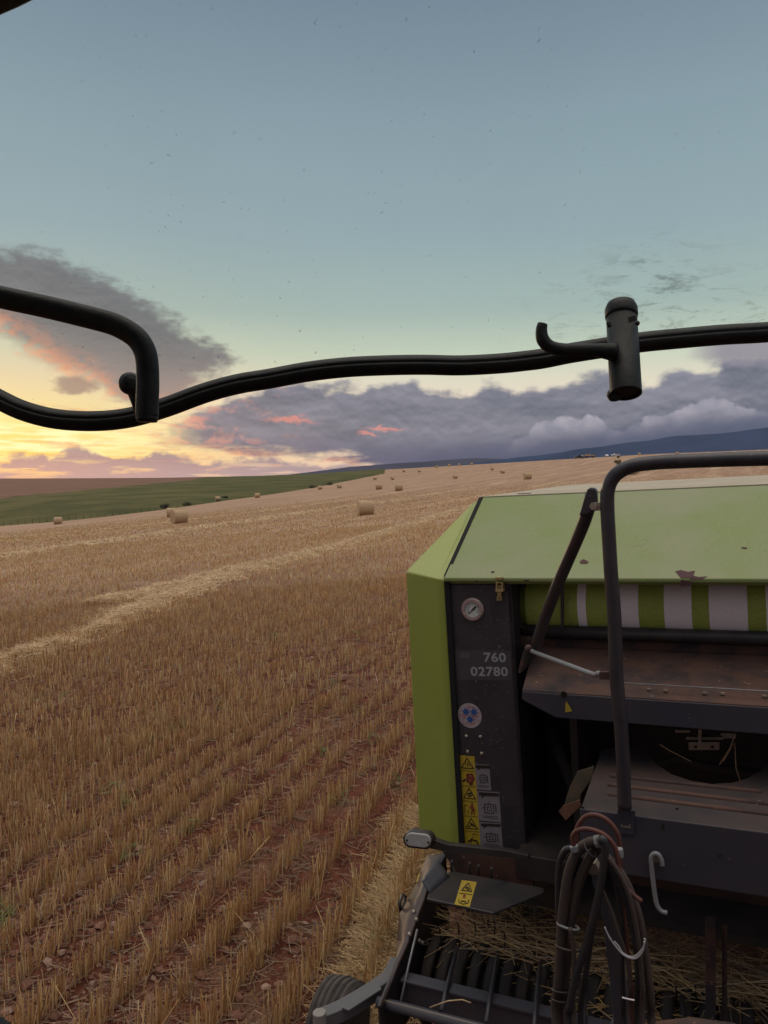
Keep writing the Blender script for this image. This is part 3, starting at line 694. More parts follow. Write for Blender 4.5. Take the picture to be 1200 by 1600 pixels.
BALES = [ # px, py of the foot, turn, label
 (571,805,12,'large pale bale standing alone in the middle of the stubble, nearest the baler'),
 (280,818,38,'largest of the bales at the left, with a smaller one tucked behind it'),
 (268,808,20,'bale half hidden behind the largest bale at the left'),
 (91,819,10,'bale farthest left, close to the wire fence'),
 (340,783,25,'pale bale against the green field beside a small shrub'),
 (402,778,15,'small bale on the green field edge, next right of the shrub bale'),
 (500,765,20,'left one of two tiny bales where the green field narrows'),
 (530,763,35,'right one of two tiny bales where the green field narrows'),
 (592,765,10,'far bale directly above the large lone bale'),
 (623,767,5,'far bale just right of the one above the lone bale'),
 (586,750,20,'tiny bale high on the rise near the tip of the green field'),
 (613,750,40,'tiny bale right of the tip of the green field'),
 (631,738,15,'tiny bale almost on the skyline at the tip of the green field'),
 (655,738,30,'tiny bale on the upper slope below the first far hills'),
 (682,731,20,'tiny bale on the skyline left of the middle of the rise'),
 (711,748,25,'tiny bale on the open slope left of the baler hood'),
 (702,726,10,'left one of two specks of bale on the skyline'),
 (717,725,35,'right one of two specks of bale on the skyline'),
 (769,735,20,'small bale on the slope above the left end of the hood'),
 (785,740,30,'bale on the slope just right and below another small bale'),
 (824,749,12,'wide bale on the slope directly above the green hood'),
 (999,711,15,'speck of a bale on the brow right of the white car'),
 (1058,710,30,'speck of a bale on the brow farthest to the right'),
 (737,724,30,'speck of a bale on the skyline midway to the parked vehicles'),
 (560,780,0,None)]
for px, py, rz, lab in BALES:
    if lab is None: continue
    p = cast(px, py, ground_z, 20, 700)
    if p: pass
    dy_ = 0
    while p is None and dy_ < 8: dy_ += .5; p = cast(px, py+dy_, ground_z, 20, 700)
    if p is None: print('bale miss', px, py); continue
    if bale0 is None: bale0 = o = bale_mesh().build('round_bale', M['bale'])
    else: o = bale0.copy(); COL.objects.link(o)
    o.location = (p.x, p.y, float(ground_z(p.x, p.y))-.02); o.rotation_euler = (0, 0, R(rz))
    tag(o, lab, 'bale', 'round straw bales left in the field')

# vehicles on the brow
M['carwhite'] = mat('white_car_paint', (.75,.76,.78), .25); M['cardark'] = mat('dark_vehicle_paint', (.04,.045,.05), .35); M['glassdark'] = mat('dark_car_glass', (.02,.025,.03), .1)
M['carsilver'] = mat('pale_canopy', (.5,.5,.5), .4)
def car(px, py, rz, scale, paint, label, pickup=False, canopy=None):
    p = None; dy_ = 0
    while p is None and dy_ < 12: p = cast(px, py+dy_, ground_z, 20, 700); dy_ += .5
    t = tag(empty('parked_car', p, (0, 0, R(rz))), label, 'car'); L, W = 4.5*scale, 1.75*scale
    prof = [(-2.2,.35),(-2.25,.8),(-2.1,.98),(-1.5,1.0),(-1.15,1.05),(2.1,1.0),(2.25,.8),(2.2,.35)]
    MB().prism([(x*scale, -W/2, z*scale) for x, z in prof], (0, W, 0)).build('body', paint, t, .05)
    cab = [(-1.3,1.0),(-.7,1.5),(1.5 if not pickup else .6,1.52),(2.0 if not pickup else .95,1.0)]
    MB().prism([(x*scale, -W*.43, z*scale) for x, z in cab], (0, W*.86, 0)).build('cabin', paint, t, .05)
    win = [(-1.1,1.06),(-.65,1.44),(1.4 if not pickup else .5,1.45),(1.8 if not pickup else .8,1.06)]
    for sg in (-1, 1): MB().prism([(x*scale, sg*W*.44-.01, z*scale) for x, z in win], (0, .02, 0)).build('window', M['glassdark'], t)
    if canopy: MB().box((1.0*scale, -W*.45, 1.0*scale), (2.15*scale, W*.45, 1.6*scale)).build('canopy', canopy, t, .06)
    for x in (-1.4, 1.4):
        for sg in (-1, 1):
            w = MB().lathe([(.33*scale, -.1), (.36*scale, -.07), (.36*scale, .07), (.33*scale, .1)], (x*scale, sg*W*.46, .36*scale), (0, 1, 0), 18).build('wheel', M['tyre'], t)
            MB().lathe([(.2*scale, -.02), (.2*scale, .02)], (x*scale, sg*(W*.46+.1), .36*scale), (0, 1, 0), 14).build('rim', M['greymetal'], w)
    for sg in (-1, 1): MB().box((-2.27*scale, sg*.6*scale-.12, .7*scale), (-2.2*scale, sg*.6*scale+.12, .84*scale)).build('headlight', M['lens'], t)
    return t
car(962, 711, 8, 1.0, M['carwhite'], 'white car parked on the brow of the field')
car(948, 711, 80, .85, M['carwhite'], 'smaller white car seen end-on just left of the white car')
car(905, 712, 5, 1.15, M['cardark'], 'dark pick-up with a pale canopy on the brow, leftmost of the vehicles', True, M['carsilver'])
def wagon(px, py):
    p = None; dy_ = 0
    while p is None and dy_ < 12: p = cast(px, py+dy_, ground_z, 20, 700); dy_ += .5
    t = tag(empty('hay_wagon', p, (0, 0, R(6))), 'brown slatted wagon beside the dark pick-up on the brow', 'wagon')
    MB().box((-2.6, -1.1, .75), (2.6, 1.1, .9)).build('deck', M['rust'], t, .02)
    for x in (-2.55, -1.3, 0, 1.3, 2.45):
        for sg in (-1, 1): MB().box((x, sg*1.05-.04, .9), (x+.1, sg*1.05+.04, 2.3)).build('stake', M['post'], t)
    MB().box((-2.5, -1.0, .9), (.2, 1.0, 1.9)).box((.3, -1.0, .9), (2.4, 1.0, 1.5)).build('load', M['bale'], t, .12)
    for x in (-1.6, 1.6):
        for sg in (-1, 1): MB().lathe([(.38, -.12), (.42, -.08), (.42, .08), (.38, .12)], (x, sg*.95, .42), (0, 1, 0), 16).build('wheel', M['tyre'], t)
wagon(922, 712)

# air between here and the mountains
hz = MB(); hz.box((-13000, -900, -140), (13000, 14500, 1100)); hm = bpy.data.materials.new('thin_haze'); hm.use_nodes = True; ht = hm.node_tree; ht.nodes.clear()
pv = ht.nodes.new('ShaderNodeVolumePrincipled'); pv.inputs['Color'].default_value = (.72,.80,.95,1); pv.inputs['Density'].default_value = 1.3e-5
ho = ht.nodes.new('ShaderNodeOutputMaterial'); ht.links.new(pv.outputs[0], ho.inputs['Volume'])
tag(hz.build('haze', hm), 'thin blue evening haze over the distant slopes', 'haze', kind='stuff')

# ------------------------------------------------------------------ the round baler
MW = FR.transposed()                       # machine frame -> world
OB_ = Vector((0, 4.2, 0))
baler = tag(empty('round_baler', MW @ OB_, MW.to_euler()), 'green round baler with charcoal front panel and striped net roll, hitched behind the tractor', 'baler')
def bp(mb, name, m, parent=None, bevel=0.0):
    return mb.build(name, m, parent or baler, bevel, loc=(-OB_ if parent is None else None))
def plane_poly(pts, b, dp):   # polygon traced on the plane b, thickness dp away from the viewer
    return [on(x, y, b=b) for x, y in pts], Vector((0, dp, 0))
AL, AR = on(697, 907, b=3.2).x, 1.12       # inner width of the body
cT = on(750, 778, a=AL); bT, cTop = cT.y, cT.z
cLip = on(697, 903, b=3.17).z; cLipB = on(697, 909, b=3.17).z
bEnd = 6.3
print('AL', AL, 'bT', bT, 'ctop', cTop, 'clip', cLip)
# hood: lip, slope and flat top, one folded sheet with thickness
hp = [(3.17, cLipB), (3.17, cLip), (bT, cTop), (bEnd-.35, cTop), (bEnd, cTop-.18), (bEnd, cTop-.22), (bEnd-.35, cTop-.04), (bT, cTop-.035), (3.195, cLip-.03), (3.195, cLipB)]
h = MB().prism([(AL, y, z) for y, z in hp], (AR-AL, 0, 0)); hood = bp(h, 'hood', M['hood'], bevel=.006)
q = MB(); q.box((AL+.004, bT+.01, cTop+.001), (AR-.004, bEnd-.34, cTop+.006)); q.build('dust_sheen_deck', mat('dust_and_sky_sheen', (.50,.43,.33), .8, var=(.36,.33,.22), vscale=3, vamt=.8), hood)  # pale sheet: dust plus grazing sky reflection put into its colour
def chip(pts, m, dz=.0018):
    # paint chip lying on the sloped hood or its lip
    vs = []
    for x, y in pts:
        d = FR @ ray(x, y); n = Vector((0, -(cTop-cLip), bT-3.17)).normalized(); p0 = Vector((0, 3.17, cLip))
        t = (p0-CL).dot(n)/d.dot(n); p = CL+d*t
        if p.y < 3.17: p = on(x, y, b=3.17); p.y -= dz
        else: p += n*dz
        vs.append(p)
    return vs
M['chip'] = mat('bare_rusty_chip', (.10,.04,.045), .8, var=(.05,.03,.03), vscale=60)
for k, pts in enumerate(([(1055,893),(1064,891),(1075,894),(1086,892),(1082,903),(1064,903.5)], [(1076,898),(1092,902),(1106,901),(1098,905),(1078,905)], [(906,877),(912,874),(920,878),(917,881),(907,881)], [(1158,855),(1168,856),(1166,858),(1159,857)],[(808,771.5),(830,770.5),(830,771.8),(809,772.8)])):
    MBc = MB(); vs = chip(pts, None); MBc._add(vs, [tuple(range(len(vs)))])
    MBc.build('paint_chip', M['chip'], hood).location = (0, 0, 0)
MBc = MB(); vs = [on(x, y, b=3.1685) for x, y in ((1064,906),(1084,909),(1078,916),(1062,916))]; MBc._add(vs, [(0,1,2,3)]); MBc.build('paint_chip', M['chip'], hood)
for x, y, w in ((745,908,1.5),(823,907,3.5),(770,894,2.5)):
    vs = chip([(x-w,y-1),(x+w,y-1),(x+w,y+1),(x-w,y+1)], None); q = MB(); q._add(vs, [(0,1,2,3)]); q.build('hole', M['inner'], hood)
# side covers
M['gap'] = mat('gap_shade_black', (.008,.008,.008), .9)  # black strip colour stands in for the shade inside the open gap
q = MB(); gb = on(748,783,a=AL); q.prism([Vector((AL-.004, 3.185, cLip-.004)), Vector((AL+.016, 3.185, cLip-.004)), Vector((AL+.016, bT, cTop-.008)), Vector((AL-.004, bT, cTop-.008))], (0,0,.012))
e_ = on(722,1322,b=3.19); q.prism([Vector((AL-.004, 3.185, cLip)), Vector((AL+.02, 3.185, cLip)), Vector((e_.x+.012, 3.185, e_.z)), Vector((e_.x-.012, 3.185, e_.z))], (0,.01,0)); bp(q, 'gap_shade_strip', M['gap'])
def side_cover(mir):
    Ot, Ct, It = on(634,893,b=3.26), on(683,903,b=3.2), on(697,906,b=3.2)
    Ob, Cb, Ib = on(655,1303,b=3.26), on(706,1320,b=3.2), on(720,1322,b=3.2)
    It.x = AL-.006; IB = Vector((AL-.006, bT, cTop-.012)); OB2 = on(737,787,a=AL-.06)
    ao = Ot.x
    R1 = Vector((AL, bEnd-.35, cTop-.01)); R2 = Vector((AL-.06, bEnd-.35, OB2.z)); R3 = Vector((ao, bEnd-.2, Ot.z)); R4 = Vector((ao+.03, bEnd-.4, Ob.z+.1)); 
    fold = on(662,1308,b=3.25)
    P = [Ot, Ct, It, Ob, Cb, Ib, IB, OB2, R1, R2, R3, R4]
    fs = [(0,3,4,1), (1,4,5,2), (0,1,2,6,7), (7,6,8,9), (0,7,9,10), (0,10,11,3)]
    if mir: P = [Vector((-p.x-.03, p.y, p.z)) for p in P]
    m = MB(); m._add(P, fs); o = bp(m, 'side_cover', M['green'])
    s = o.modifiers.new('s', 'SOLIDIFY'); s.thickness = .022; s.offset = -1
    bv = o.modifiers.new('b', 'BEVEL'); bv.width = .007; bv.segments = 2
    return o
side_cover(False); side_cover(True)
# front panel with its return edge
pnl = [(699,913),(799,913),(823,1334),(723,1322)]
pt, ex = plane_poly(pnl, 3.2, .03); m = MB().prism(pt, ex)
q1, q2 = on(799,913,b=3.2), on(823,1334,b=3.2)
m.prism([q1, q2, q2+Vector((0,.45,0)), q1+Vector((0,.45,0))], (-.02, 0, 0))
panel = bp(m, 'front_panel', M['panel'], bevel=.004)
pp_ = [Vector((-p.x, p.y, p.z)) for p in pt]; bp(MB().prism(pp_, ex), 'front_panel', M['panel'], bevel=.004)
def pl(x, y, k=1): return on(x, y, b=3.2-.0016*k)
def dpoly(name, pts, m, k=1, parent=panel):
    q = MB(); vs = [pl(x, y, k) for x, y in pts]; q.prism(vs, (0, .0014, 0)); return q.build(name, m, parent)
def dstroke(q, pts, w, k, plf=None, close=False):
    plf = plf or pl; pts = list(pts) + ([pts[0]] if close else [])
    for (x0, y0), (x1, y1) in zip(pts[:-1], pts[1:]):
        L = math.hypot(x1-x0, y1-y0) or 1; nx, ny = -(y1-y0)/L*w/2, (x1-x0)/L*w/2; ex_, ey_ = (x1-x0)/L*w/3, (y1-y0)/L*w/3
        q.prism([plf(x0+nx-ex_, y0+ny-ey_, k), plf(x1+nx+ex_, y1+ny+ey_, k), plf(x1-nx+ex_, y1-ny+ey_, k), plf(x0-nx-ex_, y0-ny-ey_, k)], (0, .0012, 0))
# gauge
gc = on(739, 952, b=3.2); u = 17.3*gc.y*1.10/1200
g = MB().lathe([(u, 0), (u, .008), (u*.9, .014), (u*.68, .014), (u*.66, .006)], gc, (0,-1,0), 36); gauge = g.build('pressure_gauge', M['bezel'], panel)
MB().lathe([(u*.66, 0), (u*.66, .008)], gc, (0,-1,0), 30).build('dial', M['dial'], gauge)
q = MB(); gp = lambda x, y, k: on(x, y, b=3.2-.009-.001*k)
dstroke(q, [(732,959),(743,948)], 1.3, 1, gp); dstroke(q, [(738,953),(743,948)], 2.4, 2, gp); q.build('needle', M['ink'], gauge)
q = MB(); rad = 9.5
for t in range(-210, 31, 24): dstroke(q, [(739+rad*math.cos(R(t)), 952+rad*math.sin(R(t))), (739+(rad-1.8)*math.cos(R(t)), 952+(rad-1.8)*math.sin(R(t)))], .6, 1, gp)
q.build('dial_marks', M['ink'], gauge)
for t in (-90, 30, 150):
    p = gc + Vector((math.cos(R(t))*u*.8, -.013, math.sin(R(-t))*u*.8)); MB().sphere(p, (.004, .003, .004), 8, 5).build('screw', M['zinc'], gauge)
# toggle latch under the lip
q = MB(); z = on(779, 905, b=3.16)
def pbox(q, x0, y0, x1, y1, b, th): 
    q.prism([on(x0,y0,b=b), on(x1,y0,b=b), on(x1,y1,b=b), on(x0,y1,b=b)], (0, th, 0)); return q
pbox(q, 773.5,902,785,906, 3.150, .02); pbox(q, 774.5,911,777,925, 3.165, .03); pbox(q, 783,911,785.5,925, 3.165, .03); pbox(q, 774.5,909,785.5,912, 3.168, .02)
pbox(q, 774,921,786,925, 3.162, .03); pbox(q, 777,925,783,932, 3.185, .015); pbox(q, 776,932,784,938.5, 3.19, .01); pbox(q, 777.5,914,782.5,920, 3.175, .02)
latch = q.build('toggle_latch', M['brass'], panel, .001)
q = MB(); pbox(q, 779,934.3,781,936.5, 3.188, .002); q.build('hole', M['ink'], latch)
# numbers
def text(s, x0, x1, y0, y1, m, name, k=1, plf=pl, parent=panel, bold=.035):
    cu = bpy.data.curves.new('t', 'FONT'); cu.body = s; cu.offset = bold*.6; cu.resolution_u = 3; cu.space_character = 1.06
    ob = bpy.data.objects.new('t', cu); COL.objects.link(ob); dg = bpy.context.evaluated_depsgraph_get(); me = bpy.data.meshes.new_from_object(ob.evaluated_get(dg))
    xs = [v.co.x for v in me.vertices]; ys = [v.co.y for v in me.vertices]; X0, X1, Y0, Y1 = min(xs), max(xs), min(ys), max(ys)
    for v in me.vertices:
        fx = (v.co.x-X0)/(X1-X0); fy = (v.co.y-Y0)/(Y1-Y0); v.co = plf(x0+fx*(x1-x0)+(1-fy)*.8, y1+(y0-y1)*fy + fx*.6, k)
    me.materials.clear(); me.materials.append(m); o = bpy.data.objects.new(name, me); link(o, parent)
    bpy.data.objects.remove(ob); bpy.data.curves.remove(cu); return o
text('760', 755.4, 790, 1019.3, 1034.4, M['digit'], 'number')
text('02780', 735, 793, 1041.6, 1056.4, M['digit'], 'number')
M['faint'] = mat('faint_plate', (.062,.06,.068), .45); M['faint2'] = mat('faint_mark', (.11,.11,.13), .6)
dpoly('number_plate', [(711,1016),(798,1017),(800,1063),(714,1062)], M['faint'], .4)
q = MB()
for x in (720.5, 724, 727.5, 731): dstroke(q, [(x, 1021), (x+.2, 1027)], 2.1, 1)
dstroke(q, [(719.5,1021.2),(732.5,1021.2)], .8, 1); dstroke(q, [(719.5,1027),(732.5,1027)], .8, 1); q.build('faded_mark', M['faint2'], panel)
# round sticker
sc_ = on(734, 1118, b=3.2); ru = 18.6*3.52/1200
stk = MB().lathe([(ru, 0), (ru, .0015)], sc_, (0,-1,0), 40); stk = stk.build('round_sticker', M['white'], panel)
q = MB()
for x, y in ((728,1112),(740.5,1112.5),(734.5,1124)):
    q.lathe([(4.2*3.52/1200, 0), (4.2*3.52/1200, .001)], on(x, y, b=3.2-.0018), (0,-1,0), 16)
    for t in range(0, 360, 60): dstroke(q, [(x, y), (x+5.4*math.cos(R(t+15)), y+5.4*math.sin(R(t+15)))], 1.6, 2)
q.build('blue_mark', M['inkblue'], stk)
q = MB(); rs = random.Random(2)
for i in range(70):
    t = rs.uniform(0, 6.28); r_ = rs.uniform(5, 16.5); x, y = 734+r_*math.cos(t), 1118+r_*math.sin(t)
    if min(math.hypot(x-a, y-b) for a, b in ((728,1112),(740.5,1112.5),(734.5,1124))) < 5.6: continue
    dstroke(q, [(x-.7, y), (x+.7, y)], 1.1, 1.3)
for y in (1118.2, 1130.5, 1105): dstroke(q, [(727 if y != 1118.2 else 723, y), (742 if y != 1118.2 else 746, y)], .9, 1.4)
q.build('red_mark', mat('pink_ink', (.42,.13,.15), .6), stk)
# bolts
for x, y in ((729,1150),(751,1151),(731,1174),(753,1177)):
    MB().lathe([(.008, 0), (.008, .005), (.004, .008)], on(x, y, b=3.2), (0,-1,0), 6).build('bolt', M['zinc'], panel)
for x, y in ((775,1011),(779,1078),(745,918),(745,1206)): MB().lathe([(.0035, 0), (.0035, .001)], on(x, y, b=3.2), (0,-1,0), 8).build('hole', M['ink'], panel)
# yellow strip of warnings: local strip coordinates s (0..1 across), t (0..6 down)
def strip(s, t, k=2):
    t /= 6; x = (716.8+(727-716.8)*t)*(1-s) + (741.3+(751-741.3)*t)*s; y = (1180+(1321.5-1180)*t)*(1-s)+(1182+(1324-1182)*t)*s; return x, y
ys = dpoly('warning_strip', [strip(0,0), strip(1,0), strip(1,6), strip(0,6)], M['yellow'], 1)
q = MB(); qr = MB()
def S(q, pts, w=1.1, close=False): dstroke(q, [strip(*p) for p in pts], w, 2, close=close)
for t in (0, 2, 4):
    S(q, [(.12,t+.82),(.5,t+.14),(.88,t+.82)], 1.2, True)
S(q, [(.38,.62),(.42,.4)], .7); S(q, [(.5,.7),(.52,.42)], .7); S(q, [(.62,.7),(.6,.45)], .7)
S(q, [(.4,2.55),(.6,2.45)], 2.6); S(q, [(.45,2.7),(.62,2.6)], 2.2)
S(q, [(.3,4.72),(.5,4.55),(.7,4.65)], 1.8); S(q, [(.45,4.45),(.6,4.55)], 1.4)
for t in (1, 2, 3, 4, 5): S(q, [(.05,t),(.95,t)], .45)
S(qr, [(.45,1.25),(.75,1.2),(.85,1.5),(.7,1.75),(.45,1.7)], 3.2, True); S(qr, [(.55,1.45),(.7,1.5)], 6); S(q, [(.15,1.7),(.3,1.6)], 3); S(q, [(.6,1.85),(.72,1.85)], 3); S(q, [(.45,1.25),(.75,1.2),(.88,1.5),(.72,1.78),(.45,1.75)], .8, True)
S(qr, [(.62,3.3),(.65,3.6)], 4.2); S(qr, [(.6,3.6),(.55,3.88)], 1.8); S(qr, [(.7,3.6),(.74,3.88)], 1.8); S(qr, [(.45,3.4),(.82,3.55)], 1.6); S(qr, [(.62,3.12),(.64,3.2)], 2.6)
S(q, [(.12,3.8),(.12,3.3),(.35,3.3)], .6); S(q, [(.35,3.85),(.35,3.6)], .6)
S(q, [(.2,5.7),(.4,5.55),(.75,5.6),(.85,5.8)], 2.0); S(q, [(.35,5.8),(.5,5.4)], 1.3); S(q, [(.55,5.3),(.55,5.15),(.85,5.2)], .6); S(q, [(.6,5.85),(.9,5.85)], 1.0)
q.build('pictogram', M['ink'], ys); qr.build('pictogram', M['inkred'], ys)
O8 = lambda x, y: (620+x/4.286, 1140+y/4.286)
for pts, hd in ((((522,232),(620,236),(632,408),(532,400)), 30), (((538,412),(684,420),(700,622),(548,608)), 32), (((550,620),(697,628),(712,806),(562,792)), 0)):
    P4 = [O8(*p) for p in pts]; o = dpoly('instruction_plate', P4, M['platewhite'], 1)
    def B(s, t): return (P4[0][0]*(1-s)*(1-t)+P4[1][0]*s*(1-t)+P4[3][0]*(1-s)*t+P4[2][0]*s*t, P4[0][1]*(1-s)*(1-t)+P4[1][1]*s*(1-t)+P4[3][1]*(1-s)*t+P4[2][1]*s*t)
    q = MB(); dstroke(q, [B(.12,.09), B(.92,.09)], 5 if hd else 4, 2); dstroke(q, [B(.2,.2), B(.3,.13)], 2, 2)
    for a_, b_, c_, d_ in ((.3,.42,.7,.72),): dstroke(q, [B(a_,b_), B(c_,b_), B(c_,d_), B(a_,d_)], .9, 2, close=True)
    dstroke(q, [B(.42,.5), B(.58,.5), B(.6,.64), B(.42,.64)], .6, 2, close=True); dstroke(q, [B(.8,.42), B(.8,.7)], .9, 2); dstroke(q, [B(.5,.34), B(.5,.42)], .7, 2); dstroke(q, [B(.2,.55), B(.3,.55)], .6, 2)
    for t in (.83, .88): dstroke(q, [B(.15,t), B(.85,t)], .25, 2)
    q.build('diagram', M['ink'], o)

# chamber body, dark inside
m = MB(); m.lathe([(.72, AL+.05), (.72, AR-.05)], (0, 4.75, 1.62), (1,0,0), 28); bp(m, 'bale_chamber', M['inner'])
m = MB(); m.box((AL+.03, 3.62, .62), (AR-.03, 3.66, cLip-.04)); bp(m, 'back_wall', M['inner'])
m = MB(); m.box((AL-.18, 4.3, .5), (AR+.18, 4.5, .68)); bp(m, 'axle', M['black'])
for sg in (-1, 1):
    w = MB(); w.smooth = True; w.lathe([(.30,-.19),(.44,-.2),(.50,-.15),(.52,0),(.50,.15),(.44,.2),(.30,.19)], (sg*1.22, 4.4, .5), (1,0,0), 36); w = bp(w, 'wheel', M['tyre'])
    MB().lathe([(.31,-.12),(.31,.12),(.12,.16)], (sg*1.22, 4.4, .5), (sg,0,0), 24).build('rim', M['greymetal'], w)

# net tube, tray, fascia
bN = 3.44; cN = on(860, 988, b=bN).z + .135
tubem = MB(); zt = on(835, 986, b=3.32).z
tubem.tube([(on(812,986,b=3.32).x, 3.32, zt), (1.05, 3.32, zt)], .028, 14); bp(tubem, 'net_roller', M['black'])
# tray
tb, tf = on(834, 1009, b=3.34), on(816, 1078, b=2.95)
m = MB(); m.prism([(AL+.34, 3.34, tb.z), (AR, 3.34, tb.z), (AR, 2.95, tf.z), (tf.x, 2.95, tf.z)], (0, 0, -.02)); tray = bp(m, 'net_tray', M['rust'], bevel=.003)
m = MB(); m.prism([(AL+.32, 3.34, tb.z), (AR, 3.34, tb.z), (AR, 3.34, tb.z+.035), (AL+.32, 3.34, tb.z+.035)], (0, .012, 0)); m.build('back_lip', M['rust'], tray)
f0 = on(816,1080,b=2.95); f1 = on(816,1093,b=2.95); f2 = on(868,1121,b=2.95)
m = MB(); m.prism([(f0.x, 2.947, f0.z), (AR, 2.947, f0.z), (AR, 2.947, f2.z), (f2.x, 2.947, f2.z), (f1.x, 2.947, f1.z)], (0, .02, 0)); fas = bp(m, 'front_fascia', M['steelblue'], bevel=.003)
m = MB(); m.prism([(f2.x, 2.967, f2.z), (AR, 2.967, f2.z), (AR, 3.4, f2.z), (f2.x+.02, 3.4, f2.z)], (0, 0, .01)); m.build('underside', M['inner'], fas)
q = MB().lathe([(.013, 0), (.013, .001)], on(881,1085,b=2.946), (0,-1,0), 12); q.prism([on(878.5,1083,b=2.946), on(884,1083,b=2.946), on(883.5,1091,b=2.946), on(879.5,1091,b=2.946)], (0,-.001,0)); q.build('hole', M['ink'], fas)
q = MB(); q.prism([on(x,y,b=2.9455) for x, y in ((884,1096.5),(886,1097),(894,1111),(883,1113))], (0,-.001,0)); q.build('yellow_triangle', M['yellow'], fas)
for x, y in ((1014,1078),(1040,1080),(1101,1084),(1129,1085),(1195,1089)):
    p = on(x, y, b=3.0); p.z = tf.z + (tb.z-tf.z)*(3.0-2.95)/.39; p = on(x, y, c=p.z+.004); MB().lathe([(.009,0),(.009,.006)], p, (0,0,1), 6).build('bolt', M['zinc'], tray)
def on_tray(x, y, up=.004):
    n = Vector((0, -(tb.z-tf.z), .39)).normalized(); p0 = Vector((0, 2.95, tf.z+up)); d = FR @ ray(x, y); return CL + d*((p0-CL).dot(n)/d.dot(n))
q = MB(); q.tube([on_tray(975,1067,.03), on_tray(1200,1080,.03), Vector((.9, on_tray(1200,1080,.03).y, on_tray(1200,1080,.03).z))], .0022, 6); q.build('wire', M['greymetal'], tray)
# left bracket beside the tray
q = MB(); q.prism([on(x,y,b=3.3) for x, y in ((806,975),(834,985),(834,1006),(812,1012),(806,1008))], (0,.02,0)); bp(q, 'tray_bracket', M['rust'], bevel=.002)
q = MB(); q.prism([on(x,y,b=3.05) for x, y in ((817,1018),(824,1012),(814,1052),(809,1052))], (0,.2,0)); bp(q, 'tray_bracket', M['rust'], bevel=.002)
# vertical strip in front of the net, dark cheek plate of the net box
q = MB(); pbox(q, 876,910,880.5,980, 3.28, .015); bp(q, 'net_guide_strip', M['black'])
q = MB(); q.prism([on(x,y,b=3.34) for x, y in ((803,912),(822,912),(822,984),(810,984))], (0,.25,0)); bp(q, 'net_box_cheek', M['black'])
for y in (925,945,968): q = MB().sphere(on(806, y, b=3.28), .005, 8, 5); bp(q, 'bolt', M['zinc'])

# opening below: dark bits, silver bracket
q = MB()
for (x0,y0,x1,y1) in ((1076,1160,1124,1172),): pbox(q, x0,y0,x1,y1, 3.3, .006)
pbox(q, 1091,1140,1096,1160, 3.3, .02); pbox(q, 1072,1152,1130,1156, 3.32, .03); pbox(q, 1055,1141,1078,1145, 3.34, .04); pbox(q, 1126,1146,1150,1154, 3.34, .04)
br = bp(q, 'hinge_bracket', M['zinc'], bevel=.001)
q = MB()
for x in (1087, 1113): q.lathe([(.006,0),(.006,.001)], on(x,1167,b=3.299), (0,-1,0), 8)
q.build('hole', M['ink'], br)
q = MB(); q.tube([on(1000,1205,b=3.35), on(1060,1186,b=3.3), on(1110,1200,b=3.3), on(1200,1212,b=3.3)], .02, 10); q.tube([on(860,1140,b=3.5), on(900,1240,b=3.4), on(1000,1330,b=3.4)], .03, 10); bp(q, 'inner_pipe', M['inner'])
# torn flap left of the platform
q = MB(); q.prism([on(x,y,b=2.95) for x, y in ((902,1206),(928,1197),(926,1214),(908,1240),(905,1253),(880,1262),(890,1230))], (0,.006,0)); fl = bp(q, 'torn_flap', mat('mossy_sheet', (.07,.08,.055), .8, var=(.16,.11,.07), vscale=14, vamt=.8))
q = MB(); q.prism([on(x,y,b=2.93) for x, y in ((873,1268),(880,1259),(906,1250),(908,1258),(884,1282))], (0,.006,0)); q.build('flap_edge', mat('bare_fibre', (.20,.10,.06), .8, var=(.12,.07,.05), vscale=30), fl)

# platform over the drawbar: ribbed top with a round cut-out, front plate
bF = 2.6; pf = on(908,1263,b=bF); pb = on(938,1172,b=3.12)
def on_pf(x, y, up=0.0):
    n = Vector((0, -(pb.z-pf.z), 3.12-bF)).normalized(); p0 = Vector((0, bF, pf.z+up)); d = FR @ ray(x, y); return CL + d*((p0-CL).dot(n)/d.dot(n))
xr = .50
arc = [on_pf(x, y) for x, y in ((1004,1168),(1013,1180),(1028,1196),(1050,1210),(1080,1220),(1112,1225),(1145,1223),(1170,1215),(1188,1204),(1200,1190))]
top = [Vector((pf.x, pf.y, pf.z)), on_pf(940,1172), on_pf(985,1166)] + arc + [Vector((arc[-1].x+.03, arc[0].y, arc[0].z)), Vector((xr, 3.1, pb.z)), Vector((xr, bF, pf.z))]
M['plattop'] = mat('dusty_charcoal_sheet', (.026,.025,.030), .6, var=(.07,.042,.034), vscale=5, vamt=.7, dust=(.085,.055,.045), dustamt=.3, dscale=5, speck=(.2,.14,.1), speckth=.7)
m = MB(); m.prism(top, (0, 0, -.012)); plat = bp(m, 'platform', M['plattop'])
m = MB()
for (x0,y0,x1,y1) in ((953,1213,1190,1238),(950,1227,1200,1257),(950,1242,1200,1273)):
    a_, b_ = on_pf(x0, y0), on_pf(x1, y1); m.tube([a_, Vector((min(b_.x, xr), (a_.y+b_.y)/2, (a_.z+b_.z)/2)) if False else b_], .010, 6)
m.build('rib', M['rust'], plat)
m = MB(); c1 = on(905,1340,b=bF); c2 = on(975,1366,b=bF)
m.prism([(pf.x-.004, bF-.003, pf.z), (xr, bF-.003, pf.z), (xr, bF-.003, c2.z), (on(960,1364,b=bF).x, bF-.003, c2.z), (pf.x-.01, bF-.003, c1.z)], (0, .012, 0))
fp = bp(m, 'platform_front_plate', M['steelblue'], bevel=.004)
